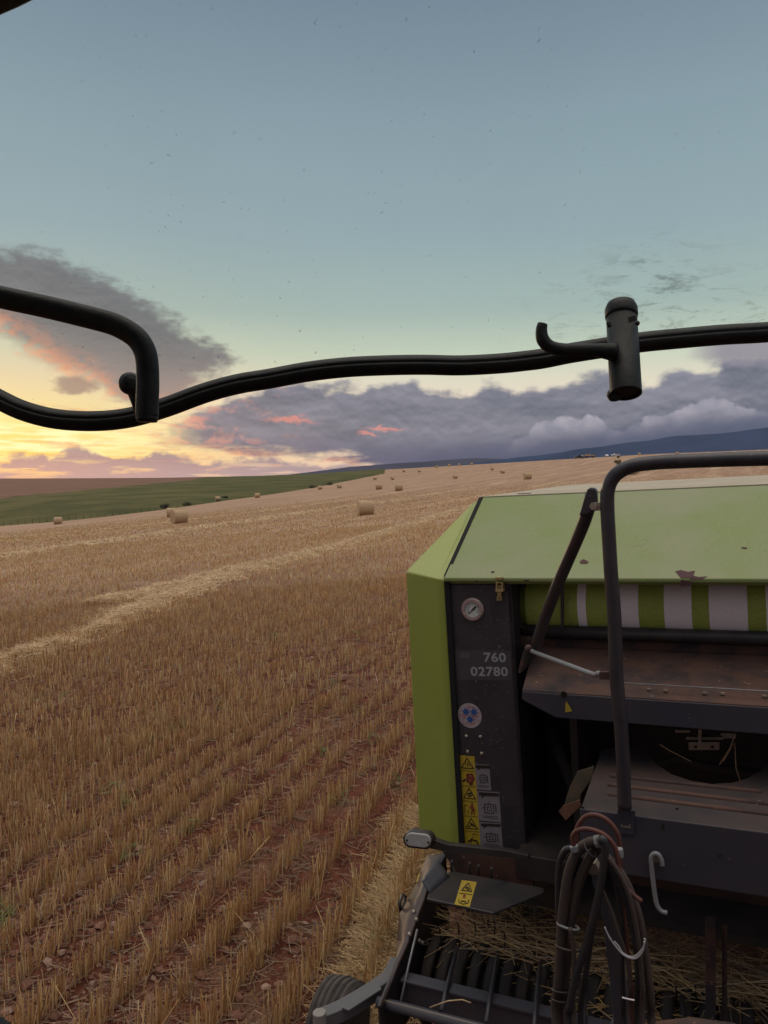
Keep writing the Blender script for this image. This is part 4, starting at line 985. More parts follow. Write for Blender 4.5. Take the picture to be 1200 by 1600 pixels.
m = MB(); z2 = on(1100,1410,b=bF+.05).z; m.prism([(pf.x+.1, bF+.012, c2.z), (xr, bF+.012, c2.z), (xr, bF+.09, z2), (pf.x+.14, bF+.09, z2)], (0, .012, 0)); m.build('lower_flange', M['plattop'], fp)
def pf_(x, y, k=1): return on(x, y, b=bF-.003-.0012*k)
q = MB(); dstroke(q, [(1036,1289),(1036,1296)], 4, 1, pf_); dstroke(q, [(1124,1337),(1126,1337)], 4, 1, pf_); dstroke(q, [(1056.5,1264),(1059,1264)], 3, 1, pf_); dstroke(q, [(909,1262),(912,1262)], 3.2, 1, pf_)
q.build('hole', M['ink'], fp)
q = MB(); q.prism([pf_(x, y, 1.5) for x, y in ((965,1263),(993,1266),(991,1304),(966,1301))], (0,-.006,0)); ft = q.build('rail_foot', M['steelblue'], fp, .001)
q = MB(); dstroke(q, [(971,1291),(985,1293)], 2.4, 8, pf_); dstroke(q, [(971,1288),(971,1292)], 2, 8, pf_); dstroke(q, [(984,1289),(984,1294)], 2, 8, pf_); q.build('bolt', M['zinc'], ft)
# spring hook
O3 = lambda x, y: (840+x/3.3333, 1240+y/3.3333)
q = MB(); q.tube(smoothpath([on(*O3(x,y), b=bF-.03) for x, y in ((650,375),(645,345),(630,318),(608,312),(592,330),(592,360),(600,440),(610,520),(622,580),(645,612),(676,620))], 5), .0075, 8)
hk = bp(q, 'spring_hook', M['greymetal']); q = MB().lathe([(.016,0),(.016,.006),(.008,.012)], on(1025,1339,b=bF-.012), (0,-1,0), 14); q.build('washer', M['zinc'], hk)
# guard rail
q = MB(); rl = [(976,1262),(974,1200),(970,1130),(963,1054),(960,968),(955,900),(952,850),(949,792),(950,766),(957,748),(970,736),(990,727.5),(1015,724),(1046,721.5),(1120,718.5),(1200,716)]
P = smoothpath([on(x, y, b=bF-.02) for x, y in rl], 5); e = P[-1]; P += [Vector((.55, e.y, e.z)), ]
P += [Vector((.62, e.y, e.z-.03)), Vector((.65, e.y, e.z-.12)), Vector((.65, e.y, pf.z))]
q.tube(P, .0225, 16); rail = bp(q, 'guard_rail', M['rail'])
q = MB(); q.box((.45, bF, pf.z-.02), (.72, bF+.1, pf.z)); q.build('rail_foot', M['steelblue'], rail)
# strut with flattened top
st = [((924,772),2.60),((921,790),2.61),((912,818),2.64),((900,847),2.70),((872,912),2.80),((850,970),2.90),((838,1006),2.96)]
q = MB(); q.tube(smoothpath([on(*p, b=b_) for p, b_ in st], 4), .0215, 14); strut = bp(q, 'strut', M['rail'])
q = MB(); q.prism([on(x,y,b=2.58) for x, y in ((914,772),(917,765),(922,762),(928,762),(932,766),(933,790),(928,799),(914,806),(904,806))], (0,.03,0)); q.build('flattened_end', M['rail'], strut, .009)
q = MB(); pbox(q, 928,785,944,798, 2.575, .008); q.lathe([(.013,0),(.013,.01)], on(928,791,b=2.574), (0,-1,0), 6); q.build('clamp', M['zinc'], strut, .001)
q = MB(); q.tube(smoothpath([on(826,1015,b=2.98), on(850,1025,b=2.9), on(890,1040,b=2.75), on(928,1054,b=2.66), on(935,1052,b=2.64), on(949,1057,b=2.62)], 4), .009, 8); rod = bp(q, 'stay_rod', M['greymetal'])
q = MB(); pbox(q, 936,1050,954,1062, 2.60, .012); q.build('rod_bracket', M['rust'], rod, .001); MB().sphere(on(826,1014,b=2.97), .017).build('rod_joint', M['rust'], rod)

# marker light on its arm
q = MB(); q.prism([on(x,y,b=3.02) for x, y in ((668,1303),(676,1312),(700,1320),(790,1329),(826,1337),(826,1344),(700,1332),(672,1326))], (0,.03,0)); arm = bp(q, 'marker_arm', M['black'], bevel=.003)
def capsule(cx_, cy_, w_, h_, b, th, n=10):
    pts = []
    for k in range(n+1): t = -math.pi/2+math.pi*k/n; pts.append((cx_+w_-h_+h_*math.cos(t), cy_+h_*math.sin(t)+1.2))
    for k in range(n+1): t = math.pi/2+math.pi*k/n; pts.append((cx_-w_+h_+h_*math.cos(t), cy_+h_*math.sin(t)-1.2))
    return MB().prism([on(x,y,b=b) for x, y in pts], (0, th, 0))
ml = capsule(653, 1313.5, 23.5, 13, 3.0, .035); ml = ml.build('light_housing', M['black'], arm, .003)
capsule(652.5, 1313.3, 20.5, 10.5, 2.992, .012).build('lens', M['lens'], arm, .004)
for x, y in ((635.5,1313),(669,1316.5)): MB().sphere(on(x, y, b=2.99), .005, 8, 5).build('screw', M['ink'], arm)

# shelf below the panel
q = MB(); q.prism([on(x,y,b=3.12) for x, y in ((690,1330),(826,1343),(835,1392),(716,1366))], (0,.03,0)); bp(q, 'rusty_shelf', M['rust'], bevel=.003)
q = MB()
for x, y in ((706,1345),(734,1348),(748,1352),(768,1356)): q.tube([on(x,y,b=3.08), on(x-1,y+14,b=3.1), on(x+3,y+22,b=3.1)], .006, 6)
bp(q, 'hanging_straps', M['black'])
q = MB(); q.box((AL+.28, 3.1, on(840,1378,b=3.1).z), (AL+.5, 3.6, on(840,1340,b=3.1).z)); bp(q, 'frame_block', M['black'], bevel=.004)
cP = on(667, 1404, b=2.78).z
gpn = [(667,1404),(676,1378),(706,1361),(849,1387),(850,1393),(770,1426)]
q = MB(); q.prism([on(x,y,c=cP) for x, y in gpn], (0,0,-.012)); gplate = bp(q, 'guard_plate', M['black'], bevel=.003)
gplate.data.materials[0] = mat('satin_black_sheet', (.020,.021,.027), .35, var=(.05,.045,.045), vscale=8, dust=(.10,.08,.07), dustamt=.3, dscale=6)
def onp(x, y, k=1): return on(x, y, c=cP+.0014*k)
def hpoly(pts, k): 
    q = MB(); q.prism([onp(x,y,k) for x, y in pts], (0,0,-.0012)); return q
dec = hpoly([(721.5,1375),(745,1378),(733.6,1417),(710,1413)], 1).build('warning_decal', M['yellow'], gplate)
def hstroke(q, pts, w, close=False):
    pts = list(pts)+([pts[0]] if close else [])
    for (x0,y0),(x1,y1) in zip(pts[:-1], pts[1:]):
        L = math.hypot(x1-x0,y1-y0); nx, ny = -(y1-y0)/L*w/2, (x1-x0)/L*w/2
        q.prism([onp(x0+nx,y0+ny,2), onp(x1+nx,y1+ny,2), onp(x1-nx,y1-ny,2), onp(x0-nx,y0-ny,2)], (0,0,.0012))
q = MB(); hstroke(q, [(721,1391),(732,1379.5),(737,1393)], 1.1, True); hstroke(q, [(727,1388),(732,1386)], 2); hstroke(q, [(730,1390),(734,1389)], 1.6)
hstroke(q, [(717.5,1395.5),(738,1398)], .5); hstroke(q, [(716.5,1405),(717,1410),(724,1413),(731,1411),(732.5,1406)], 1); hstroke(q, [(720,1408),(728,1409)], 1.6); q.build('pictogram', M['ink'], dec)
q = MB(); hstroke(q, [(726,1398),(724.5,1403)], 3.6); q.build('pictogram', M['inkred'], dec)
# curled lip of the guard plate
q = MB(); rows = []
for i in range(7):
    t = i/6; th = t*math.pi*.8
    e0 = on(672+4*t, 1396, c=cP); e1 = on(703, 1370, c=cP)
    off = Vector((-.02*math.sin(th)-.03*t, .02*math.sin(th)*0, .035*math.sin(th)+.02*t)); rows.append([e0.lerp(e1, s/5)+off*(1+.3*s/5) for s in range(6)])
q._add([v for r_ in rows for v in r_], [(i*6+j, i*6+j+1, (i+1)*6+j+1, (i+1)*6+j) for i in range(6) for j in range(5)]); q.sm = [True]*len(q.f)
cl_ = q.build('curled_lip', mat('satin_grey_sheet', (.11,.115,.13), .3), gplate); s_ = cl_.modifiers.new('s', 'SOLIDIFY'); s_.thickness = .006

# pick-up: side plate, roller, rods, drum
aO, aI = -1.34, -1.235
outer = [(650,1372),(668,1336),(651,1379),(638,1405),(624,1427),(618,1470),(617,1503),(590,1572)]
q = MB()
oi = [((668,1336),(697,1334)),((657,1360),(683,1358)),((651,1379),(670,1376)),((638,1405),(662,1404)),((624,1428),(652,1429)),((620,1470),(636,1470)),((617,1503),(620,1504)),((589,1570),(593,1572))]
Po = [on(*a_, a=aO) for a_, _ in oi]; Pi = [on(*b_, a=aI) for _, b_ in oi]
q._add([p for pr_ in zip(Po, Pi) for p in pr_], [(2*i, 2*i+1, 2*i+3, 2*i+2) for i in range(len(oi)-1)]); q.sm = [True]*len(q.f)
pk = bp(q, 'pickup_side', mat('worn_pickup_steel', (.035,.034,.04), .5, var=(.10,.045,.032), vscale=5, vamt=.8, dust=(.14,.09,.07), dustamt=.2, dscale=14))
s_ = pk.modifiers.new('s', 'SOLIDIFY'); s_.thickness = .012
q = MB()
for i in range(len(oi)-1): q.prism([Pi[i], Pi[i+1], Vector((aI, Pi[i+1].y, min(.3, Pi[i+1].z-.05))), Vector((aI, Pi[i].y, min(.3, Pi[i].z-.05)))], (-.008, 0, 0))
q.build('inner_sheet', M['black'], pk)
def on_pk(x, y): 
    # lies on the folded top of the side plate
    n = (Pi[1]-Po[1]).cross(Po[2]-Po[1]).normalized(); d = FR @ ray(x, y); p = CL + d*((Po[1]-CL).dot(n)/d.dot(n)); return p + n*(.002 if n.z > 0 else -.002)
q = MB(); vs = [on_pk(x,y) for x, y in ((655,1365),(669,1367),(663,1379),(651,1378))]; q._add(vs, [(0,1,2,3)]); q.build('yellow_label', M['yellow'], pk)
q = MB(); q.tube([on(627,1428,a=-1.36), on(624,1412,a=-1.36), on(629,1398,a=-1.36), on(634,1400,a=-1.36), on(629,1424,a=-1.36)], .008, 8); q.build('chain_ring', M['black'], pk)
for x, y in ((647,1425),(640,1460),(655,1470),(660,1473),(651,1437)): q = MB().sphere(on(x,y,a=aI+.006), .01, 8, 5); q.build('bolt', M['zinc'], pk)
q = MB(); q.tube([on(652,1452,a=-1.2), on(638,1510,a=-1.2), on(626,1565,a=-1.2)], .005, 6); q.build('cable', M['greymetal'], pk)
ro = on(597,1567,a=-1.25)
q = MB(); q.tube([Vector((-1.27, ro.y, ro.z)), Vector((1.25, ro.y, ro.z))], .021, 14); bp(q, 'windguard_roller', mat('slate_tube', (.075,.08,.10), .4, var=(.1,.08,.08), vscale=12))
e2 = on(640,1533,b=2.86)
q = MB(); q.box((-1.22, 2.85, e2.z-.14), (1.22, 2.87, e2.z)); q.box((-1.22, 2.84, e2.z), (1.22, 2.90, e2.z+.008)); bp(q, 'windguard_rail', mat('slate_sheet', (.06,.062,.08), .45, var=(.08,.065,.065), vscale=8))
rod_c = on(714,1480,b=3.08)
q0 = None
for i in range(18):
    a0 = on(690,1567,b=ro.y+.02).x + i*.182; a1 = on(714,1480,b=3.08).x + i*.182
    if a0 > 1.2: break
    q = MB(); q.tube([(a0, ro.y+.01, ro.z+.02), (a0+(a1-a0)*.5, (ro.y+3.08)/2, (ro.z+rod_c.z)/2+.012), (a1, 3.08, rod_c.z)], .0095, 8); bp(q, 'windguard_rod', M['greymetal'] if False else M['rail'])
# drum of curved strips with tines
q = MB(); 
for i in range(34):
    a0 = -1.18+i*.07
    ring = [(a0, 3.16-.19*math.cos(t), .34+.19*math.sin(t)) for t in np.linspace(-.6, 2.4, 12)]
    q.tube(ring, .026, 6, flat=.3)
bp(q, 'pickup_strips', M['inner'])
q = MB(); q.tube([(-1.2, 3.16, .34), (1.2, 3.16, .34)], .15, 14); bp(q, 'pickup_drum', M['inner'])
q = MB(); rs = random.Random(5)
for i in range(33):
    a0 = -1.145+i*.07; t = .4+rs.random()*1.6; d = Vector((0, -math.cos(t), math.sin(t))); o = Vector((a0, 3.16, .34)); q = MB(); q.tube([o+d*.14, o+d*.28, o+d*.31+Vector((0,-.03,0))], .0035, 5)
    bp(q, 'pickup_tine', M['rail'])
# gauge wheel and its arm
wc = Vector((-1.60, 2.96, .165)); w = MB(); w.smooth = True
prof = [(.10,-.085),(.18,-.09),(.205,-.08)]
for k in range(5): x0 = -.066+k*.033; prof += [(.222-.006*abs(k-2)/2, x0-.011), (.222-.006*abs(k-2)/2, x0+.011), (.202, x0+.013), (.202, x0+.0195)]
prof = [p for p in prof if p[1] < .082] + [(.205,.08),(.18,.09),(.10,.085)]
prof = [(r_*.87, h_*.9) for r_, h_ in prof]; w.lathe(prof, wc, (1,0,0), 48); w = bp(w, 'gauge_wheel', M['wheel_rubber']); MB().lathe([(.11,-.05),(.11,.05),(.04,.07)], wc, (1,0,0), 20).build('rim', M['black'], w)
q = MB(); ap = [on(x,y,c=.53) for x, y in ((621,1496),(608,1520),(590,1534),(562,1552),(530,1570),(500,1582))]
ap_ = smoothpath(ap, 4); nl = []
for i in range(len(ap_)):
    t = (ap_[min(i+1,len(ap_)-1)]-ap_[max(i-1,0)]).normalized(); nl.append(Vector((t.y, -t.x, 0))*.030)
q.prism([p+n for p, n in zip(ap_, nl)] + [p-n for p, n in list(zip(ap_, nl))[::-1]], (0,0,-.055))
ga = bp(q, 'gauge_wheel_arm', mat('dusty_blue_grey', (.10,.105,.115), .55, var=(.14,.12,.11), vscale=12), bevel=.004)
q = MB(); q.prism([on(x,y,c=.536) for x, y in ((592,1535),(596,1545),(545,1578),(534,1574),(540,1563))], (0,0,-.008)); q.build('arm_plate', ga.data.materials[0], ga, .002)
q = MB().lathe([(.026,0),(.026,.06)], on(499,1583,c=.545)-Vector((0,0,.055)), (0,0,1), 20); q.build('end_cap', mat('pale_cap', (.25,.23,.21), .6), ga, .003)
q = MB().tube([ap[3]+Vector((0,0,-.03)), Vector((wc.x, wc.y, wc.z+.0))-Vector((.12,0,0)), wc-Vector((.1,0,0))], .02, 10); q.build('fork', M['black'], ga)

# drawbar, hose post, hoses
q = MB(); q.prism([(-.35,3.2,.30),(-.2,2.5,.30),(-.08,.9,.30),(.08,.9,.30),(.2,2.5,.30),(.35,3.2,.30)], (0,0,.14)); bp(q, 'drawbar', M['black'], bevel=.01)
bH = 2.05
def H(pts, r, m, db=0.0, name='hose', seg=10):
    P = [on(*O3(x,y), b=bH+db) for x, y in pts]
    e = P[-1]; P.append(Vector((e.x*.8, e.y-.15, max(e.z-.25, .72)))) if pts[-1][1] >= 1180 else None
    q = MB().tube(smoothpath([p for p in P if p is not None], 5), r, seg); return bp(q, name, m)
H([(330,250),(270,255),(215,295),(175,370),(150,480),(135,600),(125,720),(118,850),(108,1000),(100,1200)], .0135, M['hose_dust'], .0)
H([(335,262),(285,315),(240,400),(205,500),(184,600),(168,700),(152,850),(138,1000),(128,1230)], .0135, M['hose_dust'], .015)
H([(195,290),(150,290),(118,350),(108,450),(108,560),(112,640),(118,760)], .009, M['hose_blk'], .05)
H([(320,250),(342,238),(352,300),(338,420),(320,520),(290,650),(250,800),(200,950),(170,1100),(160,1230)], .0105, M['hose_blk'], -.03)
H([(205,270),(203,190),(240,128),(290,110),(350,130),(400,180),(425,240),(430,320),(425,420),(440,560),(455,700),(470,850),(485,1000),(500,1200)], .0065, M['hose_red'], .03)
H([(188,270),(182,222),(210,192),(260,184),(330,205),(380,245),(410,300),(425,400),(450,470),(490,520),(542,562)], .0062, M['hose_red'], -.02)
H([(360,330),(385,400),(410,480),(430,600),(445,750),(440,900),(445,1100),(450,1230)], .0065, M['hose_blk'], .0)
H([(350,320),(400,370),(450,440),(495,540),(530,650),(555,800),(575,950),(590,1080),(595,1230)], .0105, M['hose_dust'], .02)
H([(350,340),(390,400),(440,500),(475,600),(503,720),(520,850),(525,1000),(520,1230)], .009, M['hose_blk'], -.01)
H([(330,480),(380,600),(420,720),(462,850),(480,1000),(478,1220)], .0045, M['hose_dust'], -.03)
H([(310,560),(290,680),(270,800),(250,950),(225,1220)], .0085, M['hose_blk'], .03)
H([(365,330),(430,420),(480,540),(515,700),(535,850),(545,1000),(550,1230)], .006, M['hose_dust'], -.03)
H([(170,700),(185,800),(190,900),(186,1000),(196,1220)], .006, M['hose_dust'], -.03)
for (x0,y0,x1,y1,r_) in ((300,250,330,247,.0165),(322,246,345,262,.0150),(352,322,362,345,.0125),(188,272,196,300,.0115),(425,285,430,330,.0095)):
    bp(MB().tube([on(*O3(x0,y0), b=bH-.01), on(*O3(x1,y1), b=bH-.01)], r_, 8), 'hose_ferrule', M['greymetal'], bevel=.001)
m = MB(); m.prism([on(*O3(x,y), b=bH+.06) for x, y in ((270,360),(315,365),(345,520),(400,640),(440,780),(485,1210),(397,1210),(350,740),(330,600),(290,480))], (0,.012,0)); post = bp(m, 'hose_post', mat('slate_bar', (.085,.09,.115), .45, var=(.12,.09,.08), vscale=9), bevel=.003)
m = MB(); e = on(*O3(440,1210), b=bH+.066); m.box((e.x-.03, e.y-.01, .7), (e.x+.03, e.y+.03, e.z)); m.build('post_base', M['black'], post)
m = MB(); m.prism([on(*O3(x,y), b=bH+.04) for x, y in ((262,372),(300,362),(318,395),(310,425),(268,420))], (0,.03,0)); m.build('post_clip', M['zinc'], post)
def ring(c, w_, h_, r, m, db, name='hose_tie', tilt=0):
    P = [on(*O3(c[0]+w_*math.cos(t), c[1]+h_*math.sin(t)+tilt*math.cos(t)), b=bH+db-.02*math.sin(t)) for t in np.linspace(0, 2*math.pi, 17)]
    bp(MB().tube(P, r, 6), name, m)
ring((160,690), 56, 14, .0035, M['greymetal'], -.0, tilt=16); ring((160,800), 64, 16, .003, M['hose_dust'], -.01, tilt=12); ring((122,1025), 46, 12, .003, M['hose_blk'], 0, tilt=6); ring((122,1075), 44, 12, .0025, M['hose_blk'], 0, tilt=6); ring((275,290), 30, 30, .003, M['hose_blk'], -.01, tilt=30)
H([(350,695),(372,745),(410,800),(455,845),(510,858),(548,820),(556,770)], .0022, mat('white_string', (.38,.37,.38), .7), -.055, 'string', 6)
H([(400,770),(425,800),(450,835),(500,850),(545,810),(560,765),(552,755)], .0022, mat('white_string', (.38,.37,.38), .7), -.05, 'string', 6)
H([(440,1062),(480,1072),(505,1076)], .002, M['netwhite'], -.055, 'string', 6)
# posts and gear in the shade behind
q = MB(); pbox(q, 1102,1440,1118,1600, 2.9, .04); pbox(q, 1128,1450,1136,1600, 2.95, .03); bp(q, 'inner_post', M['rust'], bevel=.004)
q = MB(); q.tube([on(1000,1612,b=2.2), on(1080,1603,b=2.22), on(1150,1612,b=2.25)], .02, 12); bp(q, 'drawbar_pin', M['rust'])
q = MB(); q.box((-.9, 3.2, .75), (1.1, 3.6, .78)); q.box((AL+.5, 3.25, 1.0), (AL+.53, 3.6, 1.6)); bp(q, 'feed_shade_plate', M['inner'])  # dark plate and cheek added to block light above the feed

# net roll: rests in its tray, a thing of its own
nr = tag(empty('net_wrap_roll', MW @ Vector((0, bN, cN)), MW.to_euler()), 'striped roll of green and white net wrap lying under the lip of the green hood', 'net roll')
bands = [(822,'g'),(903,'w'),(916.5,'g'),(969,'w'),(998,'g'),(1038,'w'),(1081,'g'),(1108,'w'),(1168,'g'),(1197,'w')]
xa = [on(x, 950, b=bN-.12).x for x, _ in bands]; kinds = [k for _, k in bands]
while xa[-1] < 1.0: xa.append(xa[-1]+random.choice((.09,.14,.17))); kinds.append('g' if kinds[-1] == 'w' else 'w')
xa.append(1.06)
for i in range(len(kinds)):
    w = MB(); w.smooth = True; w.lathe([(.135+.0012*(kinds[i]=='w'), xa[i]), (.135+.0012*(kinds[i]=='w'), xa[i+1])], (0,0,0), (1,0,0), 40, ends=False)
    w.build('white_band' if kinds[i]=='w' else 'green_band', M['netwhite'] if kinds[i]=='w' else M['netgreen'], nr)
w = MB(); w.tube([(xa[0]-.03,0,0),(1.08,0,0)], .13, 24); w.build('core', M['netgreen'], nr)

# straw caught in the pick-up and machine
def mstraw(n, a0, a1, b0, b1, c0, c1, L, w, label, name='loose_straw', tint=((.26,.16,.07),(.50,.35,.17))):
    a = RNG.uniform(a0, a1, n); b = RNG.uniform(b0, b1, n); c = RNG.uniform(c0, c1, n)
    Lm = lying(a, b, c, RNG.uniform(*L, n), np.full(n, w), RNG.normal(0, .5, n)+(RNG.uniform(0,1,n)<.3)*RNG.uniform(0,3,n), RNG.normal(0, .18, n), straw_tints(n, tint[0], tint[1], .2))
    Vw = Lm[0] @ np.array(MW).T
    return tag(np_mesh(name, Vw, Lm[1], M['straw'], tint=Lm[2]), label, 'straw', kind='stuff')
mstraw(1000, -1.17, 1.2, 3.12, 3.42, .50, .60, (.12,.40), .0017, 'golden straw lying over the pick-up strips behind the thin rods')
mstraw(900, -1.1, 1.1, 3.45, 3.6, .58, .68, (.12,.5), .0022, 'straw feeding into the dark mouth of the baler', tint=((.20,.12,.05),(.42,.28,.12)))
mstraw(3200, -.55, 1.1, 3.0, 3.4, .22, .5, (.1,.4), .0024, 'tangled straw in the shade to the right of the hose bundle', tint=((.30,.18,.07),(.55,.36,.15)))
for pts, r_ in (([(672,1574),(700,1564),(722,1562),(736,1567)], .003), ([(1031,1163),(1045,1172),(1080,1190)], .002), ([(1124,1195),(1140,1170),(1148,1150)], .002), ([(1130,1190),(1148,1160),(1150,1200),(1158,1225)], .002), ([(756,1428),(759,1440),(762,1452)], .0018)):
    bq = 2.72 if pts[0][1] > 1500 else 3.15 if pts[0][1] < 1300 else 2.9
    s = MB().tube([MW @ on(x, y, b=bq) for x, y in pts], r_, 5).build('straw_stem', M['bale']); tag(s, {0:'single bent straw lying across the windguard at the bottom',1:'lone straw slanting in the dark cut-out left of the silver bracket',2:'straw standing just right of the silver bracket',3:'forked straw drooping at the right of the round cut-out',4:'short straw hanging under the black guard plate'}[[672,1031,1124,1130,756].index(pts[0][0])], 'straw')

# ------------------------------------------------------------------ the tractor cab's open rear window
TO = Vector((0, .9, 0))
trac = tag(empty('tractor_cab', (0, .9, float(ground_z(0, .9)))), 'dark tractor cab rear window with wavy rubber edged glass, grab handle and latch', 'tractor')
TL = trac.location.copy()
def tp(mb, name, m, parent=None, bevel=0.0): return mb.build(name, m, parent or trac, bevel, loc=(-TL if parent is None else None))
WD = 1.1
bar = [(-160,560),(-90,580),(-40,603),(0,625),(40,643),(90,655),(150,658),(205,652),(260,636),(320,614),(372,600),(420,592),(480,581),(540,574),(600,571),(660,570),(720,571),(780,568),(820,564),(850,560),(890,552),(940,544),(1000,535),(1060,529),(1130,523),(1200,519),(1260,512),(1340,503),(1480,488),(1640,474)]
def wdep(x): return WD + .03*math.cos((x-600)/600*1.2) 
BP = smoothpath([wd(x, y, wdep(x)) for x, y in bar], 5)
def ribbed(th): return 1 + .10*math.cos(th*6)*(1) 
q = MB(); q.tube(BP, .0147, 60, prof=lambda th: 1-.15*math.exp(-((math.sin(th*3+.6))/.30)**2)); tp(q, 'window_seal', M['rubber'])
# grab handle
O5 = lambda x, y: (x/2.857, 380+y/2.857)
hp_ = [(-120,434),(-60,449),(0,464),(70,479),(140,496),(176,506),(200,518),(216,531),(226,548),(230,568),(231,600),(230,630),(230,651)]
q = MB(); q.tube(smoothpath([wd(x, y, .90) for x, y in hp_], 5), .0118, 20, flat=1.12); hd_ = tp(q, 'grab_handle', M['rubber'])
q = MB(); q.lathe([(.0125,0),(.0128,.004),(.011,.008)], wd(230,649,.90), (0,0,-1), 20); q.build('handle_end', M['rubber'], hd_)
q = MB(); kc = wd(203,600,1.02); q.lathe([(.006,-.012),(.0125,-.009),(.0145,-.002),(.0145,.006),(.010,.012),(.004,.014)], kc, (.35,-.85,.15), 20); q.tube([wd(208,606,1.03), wd(215,630,1.04), wd(222,652,1.06)], [.010,.008,.009], 14); tp(q, 'handle_mount', M['rubber'])
# latch cylinder with hook
cb, ct = wd(978,615,1.045), wd(971,493,1.085)
ax = (ct-cb); Lc = ax.length
q = MB(); q.smooth = True; q.lathe([(.0175,0),(.0212,0),(.0212,.001),(.0212,Lc),(.0005,Lc)], cb, ax, 32, ends=False)
cyl = tp(q, 'latch_cylinder', M['rubber'])
q = MB(); q.smooth = True; q.lathe([(.0218,-.004),(.0226,0),(.0226,.010),(.0195,.018),(.011,.023),(.001,.0245)], ct, ax, 32); q.build('cap', M['rubber'], cyl)
q = MB(); q.lathe([(.0176,.002),(.0176,.03)], cb, ax, 24); q.build('bore', M['ink'], cyl)
q = MB(); q.prism([wd(x,y,1.05) for x, y in ((950,617),(952,610),(958,606),(972,620),(968,626.5),(956,626.5))], (0,.012,0)); q.build('bottom_lug', M['rubber'], cyl, .003)
for x, y in ((952,508),(996,505),(951,505)): MB().sphere(wd(x,y,1.05), .0035, 8, 5).build('pin', M['ink'], cyl)
q = MB(); pbw = [wd(x,y,1.038) for x, y in ((981,495),(994,492),(995,500),(983,504))]; q.prism(pbw, (0,.005,0)); q.build('slot', M['ink'], cyl, .0005)
hkp = [(848,506),(846,516),(848,530),(858,541),(875,546),(900,547),(930,547),(962,550)]
q = MB(); q.tube(smoothpath([wd(x,y,1.05) for x, y in hkp], 4), [ .0068+.0022*min(i/8,1)+(.006 if i > 24 else 0)*((i-24)/5) for i in range(29)], 16, flat=1.0); tp(q, 'latch_hook', M['rubber'])
q = MB(); q.prism([wd(x,y,1.05) for x, y in ((940,556),(960,540),(960,568),(953,560))], (0,.012,0)); q.build('web', M['rubber'], cyl, .003)
# the rest of the cab: roof, rear panel, bonnet and fenders, all outside the picture, which shade the baler's face
def tl_(lo, hi, name, m, bev=.04):
    q = MB(); q.box(lo, hi); q.v = [tuple(MW @ Vector(v)) for v in q.v]; return tp(q, name, m, bevel=bev)
M['tgreen'] = mat('tractor_paint', (.05,.08,.03), .4)
tl_((-.85,-1.35,3.12), (.85,.42,3.32), 'roof', M['tgreen']); tl_((-.6,-3.6,1.0), (.6,-1.4,2.05), 'bonnet', M['tgreen'])
tl_((-.75,-1.3,.9), (.75,.40,1.45), 'cab_body', M['rubber']); tl_((-.84,-1.3,1.45), (-.76,-1.2,3.12), 'pillar', M['rubber'], .01); tl_((.76,-1.3,1.45), (.84,-1.2,3.12), 'pillar', M['rubber'], .01)
tl_((-1.35,-1.1,1.62), (-.8,.35,1.68), 'mudguard', M['tgreen'], .02); tl_((.8,-1.1,1.62), (1.35,.35,1.68), 'mudguard', M['tgreen'], .02)
for sg in (-1, 1):
    q = MB(); q.smooth = True; q.lathe([(.45,-.2),(.72,-.23),(.80,-.18),(.80,.18),(.72,.23),(.45,.2)], (sg*1.08,-.35,.80), (1,0,0), 40); q.v = [tuple(MW @ Vector(v)) for v in q.v]; tp(q, 'rear_wheel', M['tyre'])
tl_((-.7,-1.25,2.4), (.7,-1.2,3.1), 'shade_panel', M['rubber'], .005)  # unseen opaque panel added across the cab to shade the baler's face
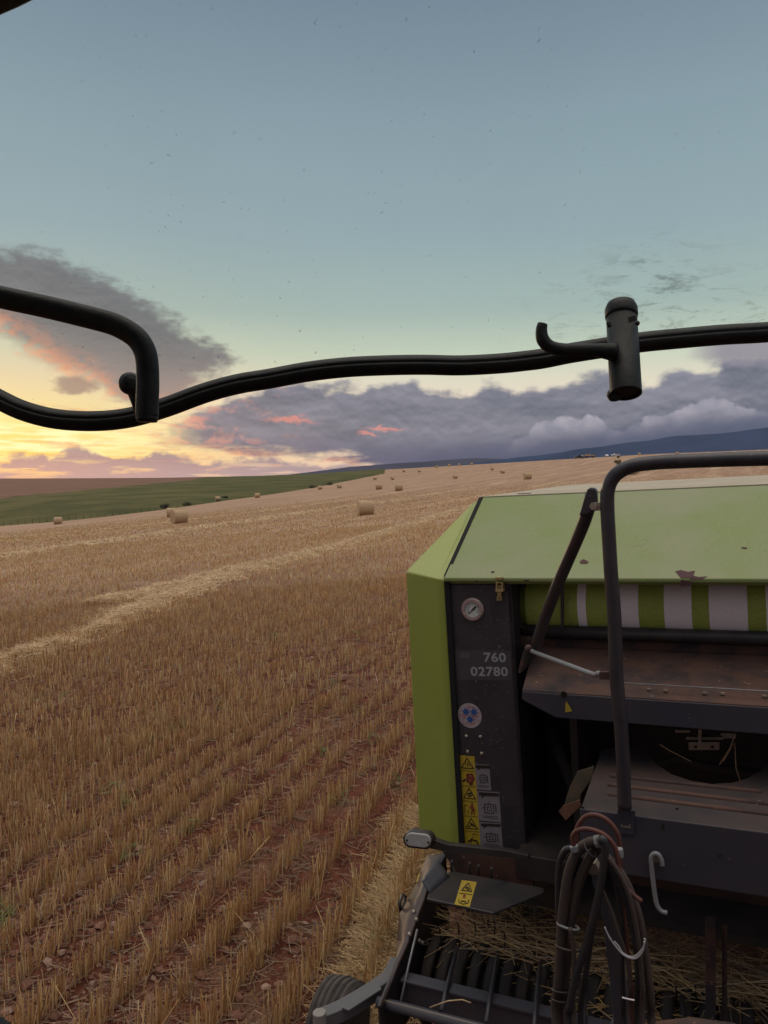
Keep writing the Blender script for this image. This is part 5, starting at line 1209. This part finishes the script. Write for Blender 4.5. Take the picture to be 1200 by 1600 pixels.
# glass pane, hinged high and swung out at the bottom
def glass_mat():
    m = bpy.data.materials.new('dusty_window_glass'); m.use_nodes = True; t = m.node_tree; NS.tree = t; t.nodes.clear()
    g = t.nodes.new('ShaderNodeTexCoord').outputs['Object']; s = t.nodes.new('ShaderNodeSeparateXYZ'); t.links.new(g, s.inputs[0]); x, y, z = (NS(s.outputs[i]) for i in range(3))
    tr = t.nodes.new('ShaderNodeBsdfTransparent'); tr.inputs[0].default_value = (.965,.985,.98,1)
    df = t.nodes.new('ShaderNodeBsdfDiffuse'); df.inputs[0].default_value = (.20,.19,.16,1)
    gl = t.nodes.new('ShaderNodeBsdfGlossy'); gl.inputs['Roughness'].default_value = .03; gl.inputs[0].default_value = (.9,.95,1,1)
    specks = sstep(fbm(g, 150, 1, .5), .72, .80)*sstep(fbm(g, 3, 3, .6), .35, .6)*.22 
    sm = sstep(fbm(comb(x*9, y*9, z*38), 1.6, 9, .74, .5), .49, .66)
    zrel = z + TL.z - EYE
    near = sstep(zrel, .34, .21)*sstep(zrel, .12, .22)*sstep(x, .12, .42)
    spot = NS.m('EXPONENT', (((x-.375)*(x-.375))/(.05**2) + ((zrel-.285)*(zrel-.285))/(.03**2))*-1.0)
    film = sstep(fbm(g, 3, 6, .6), .3, .8)*.035 + .012
    f = clamp01(specks + sm*near*.40 + sm*spot*.38 + film)
    mx = t.nodes.new('ShaderNodeMixShader'); t.links.new(f.s, mx.inputs[0]); t.links.new(tr.outputs[0], mx.inputs[1]); t.links.new(df.outputs[0], mx.inputs[2])
    m2 = t.nodes.new('ShaderNodeMixShader'); m2.inputs[0].default_value = .015; t.links.new(mx.outputs[0], m2.inputs[1]); t.links.new(gl.outputs[0], m2.inputs[2])
    o = t.nodes.new('ShaderNodeOutputMaterial'); t.links.new(m2.outputs[0], o.inputs[0]); return m
rowsN = 8; q = MB(); vs = []
for j in range(rowsN+1):
    t = j/rowsN
    for p in BP:
        tpnt = Vector((p.x*.85, .62, EYE+.78)); c = p.lerp(tpnt, t); c.y += .05*math.sin(t*math.pi); c.z += .0; vs.append(c)
nB = len(BP); q.smooth = True
q._add(vs, [(j*nB+i, j*nB+i+1, (j+1)*nB+i+1, (j+1)*nB+i) for j in range(rowsN) for i in range(nB-1)])
gls = tp(q, 'window_glass', glass_mat()); gls.visible_shadow = True
# roof edge and fender corner
q = MB(); q.prism([wd(x,y,.8) for x, y in ((-700,330),(-300,155),(0,27),(30,14),(70,-6),(200,-90),(900,-400),(-700,-400))], (0,-.12,0)); tp(q, 'roof_lining', M['rubber'], bevel=.004)
q = MB(); fpts = [wd(x,y,.95) for x, y in ((-200,1545),(-60,1570),(-15,1578),(5,1584),(18,1594),(26,1610),(30,1700),(-200,1700))]; q.prism(fpts, (0,-.25,0)); tp(q, 'fender', M['rubber'], bevel=.006)
